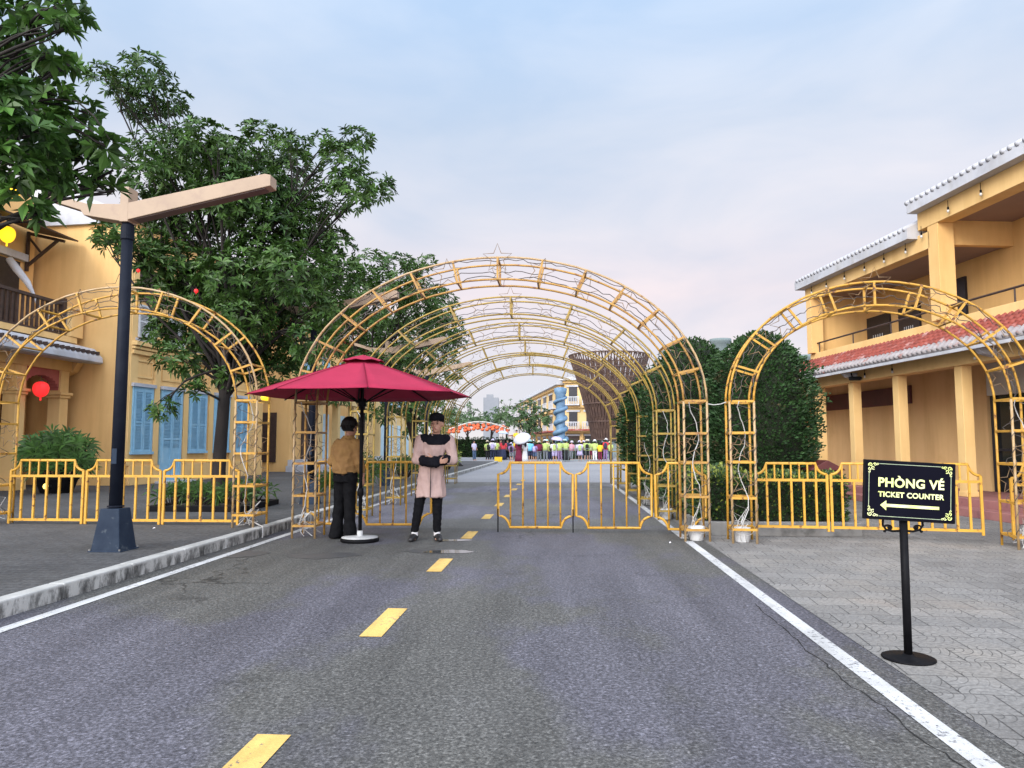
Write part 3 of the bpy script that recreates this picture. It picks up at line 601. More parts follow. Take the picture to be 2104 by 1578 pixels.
# third house further along
tb = thing('porch_house', 'yellow house with white steps seen between the arch pillars on the left', 'building', (-9.4, 31.0, .128), -PHI-.03)
mb = MB(); mb.box(-7, 0, 0, 11, 0, 6.4); mb.build('wall', M['yellow'], tb)
for y in (.3, 2.6, 4.9, 7.2, 9.5):
    mb = MB(); mb.box(.9, 1.2, y, y+.3, .5, 3.0); mb.build('porch_column', M['gold'], tb)
mb = MB(); mb.box(.8, 1.3, 0, 11, 3.0, 3.4); mb.build('porch_beam', M['gold'], tb)
mb = MB(); mb.box(.003, 1.6, -.4, 11, 0, .25); mb.box(.003, 1.35, -.2, 11, .25, .5); mb.build('steps', M['white'], tb)
for y in (1.2, 3.6, 6.0, 8.4):
    mb = MB(); mb.box(.003, .06, y, y+1.0, .5, 2.6); mb.build('door', M['paleblue'] if y > 2 else M['darkwood'], tb)
    mb = MB(); mb.box(.003, .06, y, y+1.0, 3.9, 5.3); mb.build('window', M['blue'], tb)
mb = MB(); mb.box(-1.4, -.6, -.06, -.003, .4, 2.5); mb.build('door', M['darkwood'], tb)
mb = MB(); mb.box(-2.6, -1.9, -.05, -.003, 1.3, 2.4); mb.build('window', M['blue'], tb)
mb = MB(); mb.prism([(-7.3, 6.4), (-3.5, 8.2), (.5, 6.4)], -.3, 11.3); mb.build('roof', M['redtile'], tb)
fb = thing('far_house', 'bright yellow house behind the roadside trees past the porch house', 'building', (-8.6, 46.0, .0), -PHI)
mb = MB(); mb.box(-8, 0, 0, 14, 0, 6.6); mb.build('wall', M['gold'], fb)
for k in range(5):
    mb = MB(); mb.box(.003, .06, 1+2.6*k, 2.2+2.6*k, .4, 2.6); mb.build('door', M['paleblue'], fb)
    mb = MB(); mb.box(.003, .06, 1+2.6*k, 2.2+2.6*k, 3.9, 5.4); mb.build('window', M['blue'], fb)
mb = MB(); mb.prism([(-8.3, 6.6), (-4, 8.4), (.5, 6.6)], -.3, 14.3); mb.build('roof', M['redtile'], fb)

# lanterns
def lantern(name, label, loc, r, h, m, group=None):
    t = thing(name, label, 'lantern', loc, 0, group)
    prof = []
    for i in range(13):
        a = -math.pi/2 + math.pi*i/12; prof.append((max(.25*r, r*math.cos(a)**.8 if math.cos(a) > 0 else 0), h/2*math.sin(a)))
    mb = MB(); mb.lathe(prof, n=24)
    for i in range(len(mb.v)):
        x, y, z = mb.v[i]; k = 1-.035*(i % 2); mb.v[i] = (x*k*(1+.18*z/h), y*k*(1+.18*z/h), z)
    mb.build('shade', m, t)
    mb = MB(); mb.lathe([(r*.3, h/2-.005), (r*.3, h/2+.08*h)], n=10); mb.tube([(0, 0, h/2), (0, 0, h*.9)], .006, 5); mb.build('cap', M['darkwood'], t)
    mb = MB(); mb.tube([(0, 0, -h/2+.01), (0, 0, -h*.72)], [r*.10, r*.13], 6); mb.build('tassel', m, t)
    return t
lantern('silk_lantern', 'glowing red silk lantern hanging in the arched porch on the left', at(84, 800, 18.9), .19, .40, M['redlantern'])
lantern('silk_lantern', 'glowing yellow lantern under the wooden eave strut on the left', at(15, 482, 19.2), .19, .44, M['yellowlantern'])
lantern('silk_lantern', 'yellow lantern half hidden by leaves at the upper left', at(28, 392, 18.8), .17, .36, M['yellowlantern'])
lantern('silk_lantern', 'small yellow lantern hanging beside the maroon umbrella edge', at(545, 818, 12.6), .075, .10, M['yellowlantern'])
lantern('silk_lantern', 'small red lantern among the leaves of the big tree', at(403, 598, 12.6), .035, .07, M['redlantern'])
lantern('silk_lantern', 'tiny red lantern between the lamp pole and the big tree', at(284, 556, 12.9), .03, .06, M['redlantern'])
sl_ = thing('garden_spotlight', 'small yellow garden spotlight glowing in front of the fan palm', 'spotlight', at(97, 1008, 17.0)*1.0, 0)
sl_.location.z = .128
mb = MB(); mb.tube([(0, 0, 0), (0, 0, .12)], .02, 6); mb.tube([(0, .08, .16), (0, -.06, .2)], .07, 10); mb.build('housing', M['black'], sl_)
mb = MB(); mb.tube([(0, -.062, .2), (0, -.068, .201)], .066, 12); mb.build('lens', M['spotglow'], sl_)

# ------------------------------------------------------------------ arches
def star_pts(c, r, ax, az, rot=0., ri=.42):
    c, ax, az = Vector(c), Vector(ax), Vector(az); P = []
    for i in range(10):
        q = r if i % 2 == 0 else r*ri; t = math.pi/2 + rot + math.pi*i/5
        P.append(c + ax*q*math.cos(t) + az*q*math.sin(t))
    return P
def arch(name, label, loc, rotz, a, spring, rise, mats, group, seed, stars=13, nbr=11, pw=.31, pd=.44, loose=True, nseg=40, tr=.0152):
    rnd = random.Random(seed)
    t = thing(name, label, 'arch', loc, rotz, group)
    def ept(th, off, y): return Vector(((a-off)*math.cos(th), y, spring + (rise-off)*math.sin(th)))
    mr, mb_, mp_ = mats
    for off in (0, pw):
        for y in (0, pd):
            mb = MB(); mb.tube([ept(math.pi*i/nseg, off, y + .006*math.sin(i*1.7+seed)) for i in range(nseg+1)], tr, 7); mb.build('rail', mp_ if (off == 0 and y == 0 and seed % 2) else mr, t, True)
    for sx in (-1, 1):
        for off in (0, pw):
            for y in (0, pd):
                mb = MB(); x = sx*(a-off); j = rnd.uniform(-.012, .012)
                mb.tube([(x+j, y, 0), (x+j*.3, y, spring*.5), (x, y, spring)], tr*1.05, 7); mb.build('post', mp_ if y == 0 else mr, t, True)
        for z in (.17, .58, 1.04, 1.46, spring):
            mb = MB(); zz = z + rnd.uniform(-.02, .02) if z < spring else z
            xo, xi = sx*a, sx*(a-pw)
            for y in (0, pd): mb.bar((xo, y, zz), (xi, y, zz), .03, .03)
            if True:
                for x in (xo, xi): mb.bar((x, 0, zz-.004), (x, pd, zz-.004), .028, .028)
            mb.build('rung', mb_, t)
    for i in range(1, nbr+1):
        th = math.pi*i/(nbr+1); mb = MB()
        o0, o1, i0, i1 = ept(th, 0, 0), ept(th, 0, pd), ept(th, pw, 0), ept(th, pw, pd)
        nrm = Vector((math.cos(th), 0, math.sin(th)))
        mb.bar(o0, i0, .028, .028, (0, 1, 0)); mb.bar(o1, i1, .028, .028, (0, 1, 0))
        mb.bar(i0, i1, .022, .022, nrm)
        if i % 2 or nbr < 8: mb.bar(o0, o1, .026, .026, nrm)
        mb.build('brace', mb_, t)
    for k in range(stars):
        th = math.pi*(k+.7)/(stars+.4); mb = MB(); c = ept(th + rnd.uniform(-.03, .03), pw*.5, -.012 if k % 2 else pd+.012)
        ax = Vector((-math.sin(th), 0, math.cos(th))); az = Vector((math.cos(th), 0, math.sin(th)))
        mb.tube(star_pts(c, rnd.uniform(.16, .22), ax, az, rnd.uniform(-.4, .4)), .0062, 4, closed=True); mb.build('wire_star', M['wire'], t)
    mb = MB(); mb.tube(star_pts((0, -.03, spring+rise-.02), .21, (1, 0, 0), (0, 0, 1), 0), .0058, 4, closed=True); mb.build('wire_star', M['wire'], t)
    for sx in (-1, 1):
        for z in (.80, 1.26):
            for y in (-.012, pd+.01):
                if y > 0 and rnd.random() < .4: continue
                mb = MB(); mb.tube(star_pts((sx*(a-pw/2), y, z+rnd.uniform(-.05, .05)), .17, (1, 0, 0), (0, 0, 1), rnd.uniform(-.3, .3)), .0064, 4, closed=True); mb.build('wire_star', M['wire'], t)
    if loose:                                   # loose string-light cables wound round the frame
        for off in (0.03, pw*.5, pw-.03):
            mb = MB(); P = []
            for i in range(90):
                th = math.pi*i/89; q = ept(th, off, 0); P.append(q + Vector((rnd.uniform(-.018, .018), .05*math.sin(i*.7+off*9)+(.2 if off == pw*.5 else -.01), rnd.uniform(-.03, .012))))
            mb.tube(P, .0055, 4); mb.build('cable', M['cabledark'], t)
        for sx in (-1, 1):
            mb = MB(); P = []; x = sx*(a-pw*.5)
            for i in range(26):
                z = spring*(1-i/25.); P.append((x+.05*math.sin(i*.55+seed)+rnd.uniform(-.012, .012), .05+.1*math.sin(i*.3+sx), max(z, .02)))
            mb.tube(P, .006, 4); mb.build('cable', M['cable'], t)
            mb = MB(); P = []
            for i in range(40):
                z = .1+(spring-.15)*i/39.; P.append((x+(pw*.5+.02)*math.sin(i*.62+seed)+rnd.uniform(-.03, .03), (pd*.5)*(1+math.cos(i*.62+seed))*.9+rnd.uniform(-.02, .02)-.02, z))
            mb.tube(P, .0042, 4); mb.build('cable', M['cabledark'], t)
            for xx in (sx*a, sx*(a-pw)):
                mb = MB(); P = []
                for i in range(60):
                    z = .1+(spring-.2)*i/59.; ang = i*.9; P.append((xx+.024*math.cos(ang)+rnd.uniform(-.004, .004), .024*math.sin(ang), z))
                mb.tube(P, .0045, 4); mb.build('cable', M['cabledark'], t)
            mb = MB(); P = [(x+rnd.uniform(-.14, .14), rnd.uniform(-.04, pd), .02+.5*abs(math.sin(i*.8))*rnd.random()) for i in range(14)]
            mb.tube(P, .0055, 4); mb.build('cable', M['cable'], t)
    return t
names = ['front arch of the road tunnel with the orange double hoop, nearest the camera', 'second hoop of the yellow tunnel, just behind the orange front arch', 'third hoop of the yellow tunnel counted from the orange front arch',
         'fourth hoop of the yellow tunnel counted from the orange front arch', 'fifth hoop of the yellow tunnel, last but one before the plaza', 'last and smallest looking hoop at the plaza end of the yellow tunnel']
for i in range(6):
    m3 = (M['orange'], M['orange'], M['palepost']) if i == 0 else (M['olive'], M['olive'], M['olive'])
    p = R(-.84, 10.0+2.75*i)
    arch('tunnel_arch', names[i], p, -PHI, 2.84, 1.88, 2.02, m3, 'hoops of the star tunnel over the road', 11+i, stars=13, nbr=13 if i == 0 else 7, loose=i < 3)
arch('side_arch', 'smaller yellow star arch over the left pavement beside the lamp post', (-5.72, 10.5, .128), -PHI, 2.1, 1.79, 1.66, (M['ochre'], M['ochre'], M['palepost']), 'side arches over the pavements', 31, stars=9, nbr=9)
arch('side_arch', 'smaller yellow star arch over the right pavement behind the ticket sign', (4.71, 9.36, 0.003), math.radians(-10), 1.85, 1.86, 1.54, (M['ochre'], M['ochre'], M['palepost']), 'side arches over the pavements', 42, stars=9, nbr=9)
ca = thing('link_cable', 'white cable slung between the front arch and the right side arch', 'cable', at(1455, 830, 9.8))
mb = MB(); e = at(1492, 826, 9.75)-at(1455, 830, 9.8); mb.tube([(0, 0, 0), e*.3+Vector((0, 0, -.02)), e*.7+Vector((0, 0, -.02)), e], .006, 5); mb.build('cable', M['cable'], ca)
ca = thing('loose_cable', 'loose white cable hanging over the left kerb by the arch foot', 'cable', R(-4.33, 10.2, .14))
mb = MB(); mb.tube([(-.12, .2, .06), (-.02, .1, .05), (.06, .05, .02), (.16, -.05, -.0), (.20, -.15, -.10), (.22, -.22, -.13)], .010, 5); mb.build('cable', M['cable'], ca)
def bucket(loc, label, r=.108, h=.19):
    t = thing('bucket', label, 'bucket', loc, 0, 'white weight buckets at the arch feet')
    mb = MB(); mb.lathe([(r*.8, 0), (r*.82, .01), (r*.97, h*.8), (r*1.0, h*.82), (r*1.08, h*.84), (r*1.08, h*.9), (r*1.0, h*.92), (r*1.0, h), (r*.93, h), (r*.9, h*.9), (r*.1, h*.88)], n=20); mb.build('body', M['bucket'], t, True)
    mb = MB(); P = [(r*1.09*math.cos(a_), r*1.09*math.sin(a_)*.25-.02-r*.95, h*.86-r*.7*math.sin(a_)) for a_ in [math.pi*i/10 for i in range(11)]]; mb.tube(P, .004, 4); mb.build('handle', M['cable'], t)
bucket((2.50, 10.02, .0), 'white bucket inside the right foot of the orange front arch')
bucket((3.06, 9.83, .004), 'white bucket inside the left foot of the right side arch')
bucket(R(1.86, 12.95, .0), 'white bucket at the right foot of the second tunnel hoop', .10, .18)

# ------------------------------------------------------------------ fences
def side_panel(wd, label, p, rotz, group):
    t = thing('fence_panel', label, 'fence', p, rotz, group); m = M['fence']
    tp, md, bt, sh = .93, .70, .06, .14
    for x in (.016, wd-.016):
        mb = MB(); mb.bar((x, 0, .0), (x, 0, tp-.15), .034, .034); mb.build('post', m, t, bevel=.004)
    mb = MB(); P = []
    for i in range(7):
        a = math.pi/2*i/6; P.append((.016+sh*math.sin(a), 0, tp-.15*math.cos(a)))
    P2 = [(wd-x, y, z) for x, y, z in reversed(P)]
    mb.tube(P+P2, .018, 8); mb.build('top_rail', m, t, True)
    mb = MB(); mb.bar((.033, 0, md), (wd-.033, 0, md), .03, .036); mb.build('middle_rail', m, t)
    mb = MB(); mb.bar((.033, 0, bt), (wd-.033, 0, bt), .03, .036); mb.build('bottom_rail', m, t)
    for i in range(7):
        x = .16+(wd-.32)*i/6; mb = MB(); mb.bar((x, 0, md+.018), (x, 0, tp-.014), .02, .02); mb.build('baluster', m, t)
    for i in range(5):
        x = wd*(i+1)/6; mb = MB(); mb.bar((x, 0, bt+.018), (x, 0, md-.018), .028, .028); mb.build('baluster', m, t)
    return t
G = 'yellow fence panels beside the arches'
for u0, lb_ in ((-8.13, 'yellow fence panel in front of the fan palm on the left pavement'), (-6.955, 'yellow fence panel directly behind the lamp post'), (-5.78, 'yellow fence panel between the lamp post and the left arch foot, before the tree bed')):
    side_panel(1.15, lb_, R(u0, 10.42, .128), -PHI, G)
pts = [(3.39, 10.28), (4.375, 10.13), (5.31, 9.94), (6.22, 9.70)]
for (a_, b_), lb_ in zip(zip(pts, pts[1:]), ('yellow fence panel in front of the clipped hedge on the right', 'yellow fence panel half hidden behind the left side of the ticket sign', 'yellow fence panel right of the ticket sign, ending at the arch post')):
    d = Vector((b_[0]-a_[0], b_[1]-a_[1])); side_panel(d.length-.02, lb_, (a_[0], a_[1], .1), math.atan2(d.y, d.x), G)
side_panel(1.0, 'yellow fence panel cut by the right picture edge beyond the arch post', (6.36, 9.40, .08), math.radians(-8), G)
for x, y in ((4.30, 10.05),):
    pass
def gate_panel(wd, label, p, rotz, group, nb_=5, pins=(1, 1)):
    t = thing('gate_panel', label, 'gate', p, rotz, group); m = M['fence']; sh = .17
    q = []
    for i in range(6):
        a = math.pi/2*i/5; q.append((.016+sh*math.sin(a), 1.02-.17*math.cos(a)))
    lo_ = [(x, 1.09-z) for x, z in q]
    full = [(x, 0, z) for x, z in q] + [(wd-x, 0, z) for x, z in reversed(q)] + [(wd-x, 0, z) for x, z in lo_] + [(x, 0, z) for x, z in reversed(lo_)]
    mb = MB(); mb.tube(full, .019, 8, closed=True); mb.build('frame', m, t, True)
    for i in range(nb_):
        x = .2+(wd-.4)*i/max(nb_-1, 1); mb = MB(); mb.tube([(x, 0, .07), (x, 0, 1.02)], .0125, 7); mb.build('baluster', m, t, True)
    for x, k in ((.016, pins[0]), (wd-.016, pins[1])):
        if k:
            mb = MB(); mb.tube([(x, -.02, 0), (x, -.02, .34)], .010, 6); mb.build('floor_pin', M['black'], t)
    return t
G = 'gate panels across the road'
gate_panel(1.14, 'yellow road gate panel with a free end on the centre of the road', R(-.92, 10.93), -PHI, G)
gate_panel(1.14, 'yellow road gate panel closing the right lane, between the free panel and the arch foot', R(.235, 10.93), -PHI, G, pins=(0, 0))
gate_panel(.74, 'narrow yellow road gate panel overlapping the right foot of the orange arch', R(1.39, 10.85), -PHI-.12, G, 3, (0, 0))
gate_panel(1.20, 'yellow road gate panel between the two standing people', R(-3.14, 11.15), -PHI+.05, G, 5, (0, 0))
gate_panel(.75, 'narrow yellow road gate panel behind the person by the umbrella pole', R(-3.92, 11.25), -PHI-.1, G, 3, (0, 0))

# ------------------------------------------------------------------ umbrella
um = thing('parasol', 'maroon market parasol with white round base standing on the road', 'umbrella', (-2.035, 9.9, 0))
cz, rz_, RR = 2.47, 1.975, 1.48
angs = [math.radians(-31-45*k) for k in range(8)]
mb = MB(); ns = 9
def cpt(k, f, sag):                               # f: 0 apex..1 rim
    a0, a1 = angs[int(k) % 8], angs[(int(k)+1) % 8]
    return a0, a1
grid = []
nk = 6
for k in range(8):
    a0 = Vector((math.cos(angs[k]), math.sin(angs[k]), 0)); a1 = Vector((math.cos(angs[(k+1) % 8]), math.sin(angs[(k+1) % 8]), 0))
    base = len(mb.v)
    for i in range(ns+1):
        f = i/ns; r = RR*f; z = cz-.02 - (cz-rz_)*(.86*f+.14*f*f)
        for j in range(nk+1):
            s_ = j/nk; p = (a0*(1-s_)+a1*s_)*r; sag = math.sin(math.pi*s_)*f*.035
            mb.v.append((p.x, p.y, z - sag + (.03*math.sin(math.pi*s_)*f**4)))
    for i in range(ns):
        for j in range(nk):
            q = base+i*(nk+1)+j; mb.f.append((q, q+nk+1, q+nk+2, q+1))
can = mb.build('canopy', M['canopy'], um, True)
for k in range(8):
    a0 = Vector((math.cos(angs[k]), math.sin(angs[k]), 0)); ms_ = MB()
    ms_.tube([a0*RR*f+Vector((0, 0, cz-.016-(cz-rz_)*(.86*f+.14*f*f))) for f in [q/8 for q in range(1, 9)]], .0055, 5); ms_.build('seam', M['seam'], um)
sm = can.modifiers.new('solid', 'SOLIDIFY'); sm.thickness = .006; sm.offset = 0
mb = MB()
for k in range(8):
    a0 = Vector((math.cos(angs[k]), math.sin(angs[k]), 0)); a1 = Vector((math.cos(angs[(k+1) % 8]), math.sin(angs[(k+1) % 8]), 0))
    base = len(mb.v)
    for f, z in ((0, cz+.035), (.5, cz-.0), (1, cz-.062)):
        for s_ in (0, .5, 1):
            p = (a0*(1-s_)+a1*s_)*.29*f; mb.v.append((p.x, p.y, z + (.02 if s_ == .5 and f == 1 else 0)))
    for i in range(2):
        for j in range(2): q = base+i*3+j; mb.f.append((q, q+3, q+4, q+1))
vent = mb.build('vent_cap', M['canopy'], um); sm = vent.modifiers.new('solid', 'SOLIDIFY'); sm.thickness = .006
for k in range(8):
    a0 = Vector((math.cos(angs[k]), math.sin(angs[k]), 0)); mb = MB()
    mb.tube([a0*.04+Vector((0, 0, cz-.05)), a0*RR*.5+Vector((0, 0, cz-.035-(cz-rz_)*.465)), a0*(RR+.03)+Vector((0, 0, rz_-.035))], .009, 5)
    mb.tube([a0*.05+Vector((0, 0, 1.86)), a0*RR*.5+Vector((0, 0, cz-.05-(cz-rz_)*.465))], .008, 5); mb.build('rib', M['black'], um)
mb = MB(); mb.tube([(0, 0, .05), (0, 0, cz+.02)], .025, 12); mb.build('pole', M['black'], um, True)
mb = MB(); mb.lathe([(.03, 1.80), (.055, 1.81), (.055, 1.90), (.03, 1.92)], n=14); mb.build('hub', M['black'], um, True)
mb = MB(); mb.lathe([(.028, .60), (.04, .61), (.04, .70), (.028, .71)], n=12); mb.build('pole_joint', M['black'], um, True)
mb = MB(); mb.lathe([(.245, .0), (.255, .01), (.255, .045), (.24, .052)], n=36); mb.build('base', M['black'], um, True)
mb = MB(); mb.lathe([(.243, .0525), (.238, .062), (.06, .070), (.04, .072), (.038, .14), (.026, .145)], n=36); mb.build('base_top', M['disc'], um, True)

# ------------------------------------------------------------------ ticket sign
sg = thing('ticket_sign', 'black ticket counter sign with yellow lettering on a post with round base', 'sign', (2.40, 4.54, .003), math.radians(-5))
mb = MB(); mb.lathe([(.145, 0), (.150, .004), (.150, .010), (.14, .014), (.04, .018), (.03, .03)], n=40); mb.build('base', M['black'], sg, True)
mb = MB(); mb.tube([(0, 0, .015), (.004, .0, .83)], .0235, 16); mb.build('post', M['black'], sg, True)
for s_ in (-1, 1):
    mb = MB(); P = [(s_*.02, 0, .765), (s_*.06, 0, .762), (s_*.10, 0, .772), (s_*.118, 0, .80), (s_*.115, 0, .835), (s_*.10, 0, .858), (s_*.082, 0, .858), (s_*.076, 0, .846)]
    mb.tube(P, .007, 8)
    P = [(s_*.118-s_*.03+s_*.022*math.cos(t_), 0, .785+.014*math.sin(t_)) for t_ in [i*.55 for i in range(11)]]
    mb.tube(P, .006, 6); mb.ell((s_*.082, 0, .786), .011, .009, .011, 8); mb.ell((s_*.108, 0, .762), .010, .009, .008, 8); mb.ell((s_*.079, 0, .848), .010, .008, .010, 8)
    mb.build('scroll', M['black'], sg, True)
# the board is one mesh; lettering, border and ornaments are its own pieces on the face
BW, BH = .535, .362
mb = MB(); mb.box(-BW/2, BW/2, -.012, .012, -BH/2, BH/2); board = mb.build('board', M['black'], sg, bevel=.003)

board.location = (.028, -.036, 1.008); board.rotation_euler = (0, math.radians(3.2), 0)
mb = MB(); mb.box(-BW/2+.008, BW/2-.008, -.0135, -.0122, -BH/2+.008, BH/2-.008); mb.build('face', M['signface'], board)
def text(body, w_, cx, z0, m, name, bold=.02):
    cu = bpy.data.curves.new('t', 'FONT'); cu.body = body; cu.align_x = 'CENTER'; cu.size = 1; cu.offset = bold; cu.extrude = .002; cu.space_character = 1.06
    o = bpy.data.objects.new('t', cu); C.objects.link(o)
    dg = bpy.context.evaluated_depsgraph_get(); me = bpy.data.meshes.new_from_object(o.evaluated_get(dg)); bpy.data.objects.remove(o); bpy.data.curves.remove(cu)
    xs = [v_.co.x for v_ in me.vertices]; k = w_/(max(xs)-min(xs)); mx_ = (max(xs)+min(xs))/2
    for v_ in me.vertices:
        x, y, z = v_.co; v_.co = (cx+(x-mx_)*k, -.0142-z*.2-.0006, z0+y*k)
    me.name = name; me.materials.clear(); me.materials.append(m)
    ob = bpy.data.objects.new(name, me); C.objects.link(ob); ob.parent = board; return ob
text('PHÒNG VÉ', .385, .008, .022, M['signyellow'], 'lettering', .03)
text('TICKET COUNTER', .385, .008, -.040, M['signyellow'], 'lettering', .03)
mb = MB(); mb.prism([(-.172, -.092), (-.136, -.062), (-.136, -.083), (.172, -.083), (.172, -.101), (-.136, -.101), (-.136, -.122)], -.0150, -.0137); mb.build('arrow', M['signyellow'], board)
mb = MB(); X, Z, nx = BW/2-.028, BH/2-.022, .058
for s_ in (-1, 1):
    mb.box(-X+nx, X-nx, -.0146, -.0137, s_*Z-.0016, s_*Z+.0016); mb.box(s_*X-.0016, s_*X+.0016, -.0146, -.0137, -Z+nx, Z-nx)
    Z2 = Z-.012; X2 = X-.012
mb.build('border', M['signline'], board)
for sx in (-1, 1):
    for sz in (-1, 1):
        mb = MB(); ox, oz = sx*(X+.006), sz*(Z+.004)
        def sp_(cx, cz_, r, turns, ph, wd):
            P = []
            for i in range(22):
                f = i/21; rr = r*(1-.8*f); t_ = ph+turns*2*math.pi*f; P.append((ox-sx*(cx+rr*math.cos(t_)), -.0146, oz-sz*(cz_+rr*math.sin(t_))))
            mb.tube(P, [wd*(1-.5*i/21) for i in range(22)], 5)
        sp_(.014, .014, .013, 1.3, 2.6, .0034); sp_(.040, .011, .010, 1.2, 3.4, .0028); sp_(.011, .040, .010, -1.2, 4.6, .0028); sp_(.030, .030, .012, 1.1, 1.0, .0030); sp_(.055, .006, .007, -1.1, 2.8, .0022); sp_(.006, .056, .007, 1.1, 5.2, .0022)
        mb.build('corner_scroll', M['signyellow'], board, True)

# ------------------------------------------------------------------ street lamps
def make_lamp(label, p):
    t = thing('street_lamp', label, 'street lamp', p, -PHI, 'street lamps along the left pavement')
    mb = MB(); b0 = len(mb.v); a, c_, h = .165, .108, .46
    for x, y, z in ((-a, -a, 0), (a, -a, 0), (a, a, 0), (-a, a, 0), (-c_, -c_, h), (c_, -c_, h), (c_, c_, h), (-c_, c_, h)): mb.v.append((x, y, z))
    for q in ((3, 2, 1, 0), (4, 5, 6, 7), (0, 1, 5, 4), (1, 2, 6, 5), (2, 3, 7, 6), (3, 0, 4, 7)): mb.f.append(q)
    mb.box(-a-.02, a+.02, -a-.02, a+.02, -.01, .012); pl = mb.build('plinth', M['plinth'], t, bevel=.008)
    for x in (-1, 1):
        for y in (-1, 1):
            mb = MB(); mb.tube([(x*(a+.004), y*(a+.004), .012), (x*(a+.004), y*(a+.004), .030)], .010, 6); mb.build('bolt', M['concrete'], pl)
    mb = MB(); mb.tube([(0, 0, h+.001), (0, 0, 3.52)], [.070, .060], 20); mb.build('pole', M['pole'], t, True)
    mb = MB(); mb.lathe([(.064, 3.50), (.072, 3.51), (.072, 3.66), (.06, 3.69)], n=20); mb.box(-.045, .045, -.06, .06, 3.69, 4.0); mb.build('collar', M['pole'], t)
    mb = MB(); mb.prism([(-.03, 3.70), (1.70, 4.075), (1.70, 4.20), (1.63, 4.215), (-.03, 3.90)], -.09, .09); ar = mb.build('arm', M['beige'], t, bevel=.006)
    mb = MB(); mb.bar((.10, 0, 3.724), (1.63, 0, 4.055), .14, .012); mb.build('shaded_underside', M['beigeshade'], ar)  # thin plate added to carry the painted shade of the arm's underside
    mb = MB(); mb.prism([(-.031, 3.70), (-.031, 3.90), (-.45, 3.915), (-.95, 4.06), (-.95, 3.98), (-.52, 3.84), (-.48, 3.78)], -.09, .09); ar = mb.build('arm', M['beige'], t, bevel=.006)
    mb = MB(); mb.bar((-.50, 0, 3.837), (-.92, 0, 3.978), .14, .012); mb.build('shaded_underside', M['beigeshade'], ar)
    mb = MB(); mb.box(-.05, .05, -.092, .092, 3.695, 4.10); mb.build('head_block', M['beige'], t, bevel=.006)
    mb = MB(); mb.box(-.03, .03, -.0735, -.064, .95, 1.12); mb.build('service_hatch', M['plinth'], t, bevel=.003)
    mb = MB(); mb.lathe([(.0712, .47), (.088, .472), (.088, .487), (.0712, .49)], n=20); mb.build('base_flange', M['pole'], t)
    return t
l0 = make_lamp('tall black lamp post with beige angled arms, nearest on the left pavement', R(-4.93, 7.92, .128))
for v_, lb_ in ((14.2, 'second black lamp post with beige arms, seen behind the maroon parasol'), (20.5, 'third lamp post whose beige arm shows through the tunnel hoops'), (26.8, 'distant lamp post farthest along the left pavement')):
    c = copy_tree(l0); c.location = R(-4.88, v_, .128); c['label'] = lb_

# ------------------------------------------------------------------ trees and plants
def rvec(rnd):
    while True:
        p = Vector((rnd.uniform(-1, 1), rnd.uniform(-1, 1), rnd.uniform(-1, 1)))
        if .01 < p.length < 1: return p
def whorl(mb, rnd, p, ax, L, n, wr=.34, droop=.18):
    ax = ax.normalized(); a = ax.orthogonal().normalized(); b_ = ax.cross(a); ph = rnd.uniform(0, 6.28)
    for i in range(n):
        t = ph + 2*math.pi*i/n + rnd.uniform(-.25, .25); el = rnd.uniform(.05, .75)
        d = (a*math.cos(t)+b_*math.sin(t))*math.cos(el) + ax*math.sin(el); l = L*rnd.uniform(.7, 1.15)
        mb.leaf(p, d, ax, l, l*wr, droop*rnd.uniform(.4, 1.6))
def limb(mb, rnd, p0, p1, r0, r1, wob=.12, n=6):
    P = []; d = p1-p0; l = d.length
    off = rvec(rnd)*wob*l
    for i in range(n+1):
        f = i/n; P.append(p0 + d*f + off*math.sin(math.pi*f) + Vector((0, 0, .10*l*math.sin(math.pi*f))) + (rvec(rnd)*.02*l if 0 < i < n else Vector()))
    mb.tube(P, [r0+(r1-r0)*(i/n) for i in range(n+1)], 7); return P
def crown_tree(name, label, base, top, r, clumps, dens, L, leafm, seed, group=None, nleaf=7, bend=None, wr=.34, fill=.45):
    """clumps: (centre, radius); base/top: trunk foot and fork; all in world metres"""
    rnd = random.Random(seed); base = Vector(base); top = Vector(top)
    t = thing(name, label, 'tree', base, 0, group)
    wood = MB(); lm = MB()
    P = [base + (top-base)*f + Vector((.06*math.sin(4*f+seed), .05*math.sin(3*f), 0)) for f in [i/9 for i in range(10)]]
    if bend: P = [q + Vector(bend)*math.sin(math.pi*i/9) for i, q in enumerate(P)]
    wood.tube(P, [r*(1.35 if i == 0 else 1.08 if i == 1 else 1-.035*i) for i in range(10)], 12)
    for c, cr in clumps:
        c = Vector(c); f0 = P[rnd.choice((6, 7, 8, 9))]
        B = limb(wood, rnd, f0, c, min(r*.42, .02+.035*cr), .010, .14)
        for q in range(4):
            e_ = c + rvec(rnd)*cr*.85; limb(wood, rnd, B[4], e_, .011, .004, .12, 4)
        N = int(dens*cr*cr)
        for k in range(N):
            v_ = rvec(rnd); v_.normalize(); rr = cr*(fill + (1.06-fill)*rnd.random()**.6)
            sq = Vector((1.0, 1.0, .8)); p = c + Vector((v_.x*sq.x, v_.y*sq.y, v_.z*sq.z))*rr
            ax = v_ + Vector((0, 0, .75)) + rvec(rnd)*.4
            whorl(lm, rnd, p, ax, L*rnd.uniform(.8, 1.2), nleaf, wr)
    off = lambda mbx: [tuple(Vector(q)-base) for q in mbx.v]
    wood.v = off(wood); lm.v = off(lm)
    wood.build('trunk', M['bark'], t, True); lm.build('crown', leafm, t)
    return t
def px_clumps(lst, d, spread, seed):
    rnd = random.Random(seed); out = []
    for x, y, rp in lst:
        dd = d + rnd.uniform(-spread, spread); out.append((at(x, y, dd), rp*dd/1500))
    return out
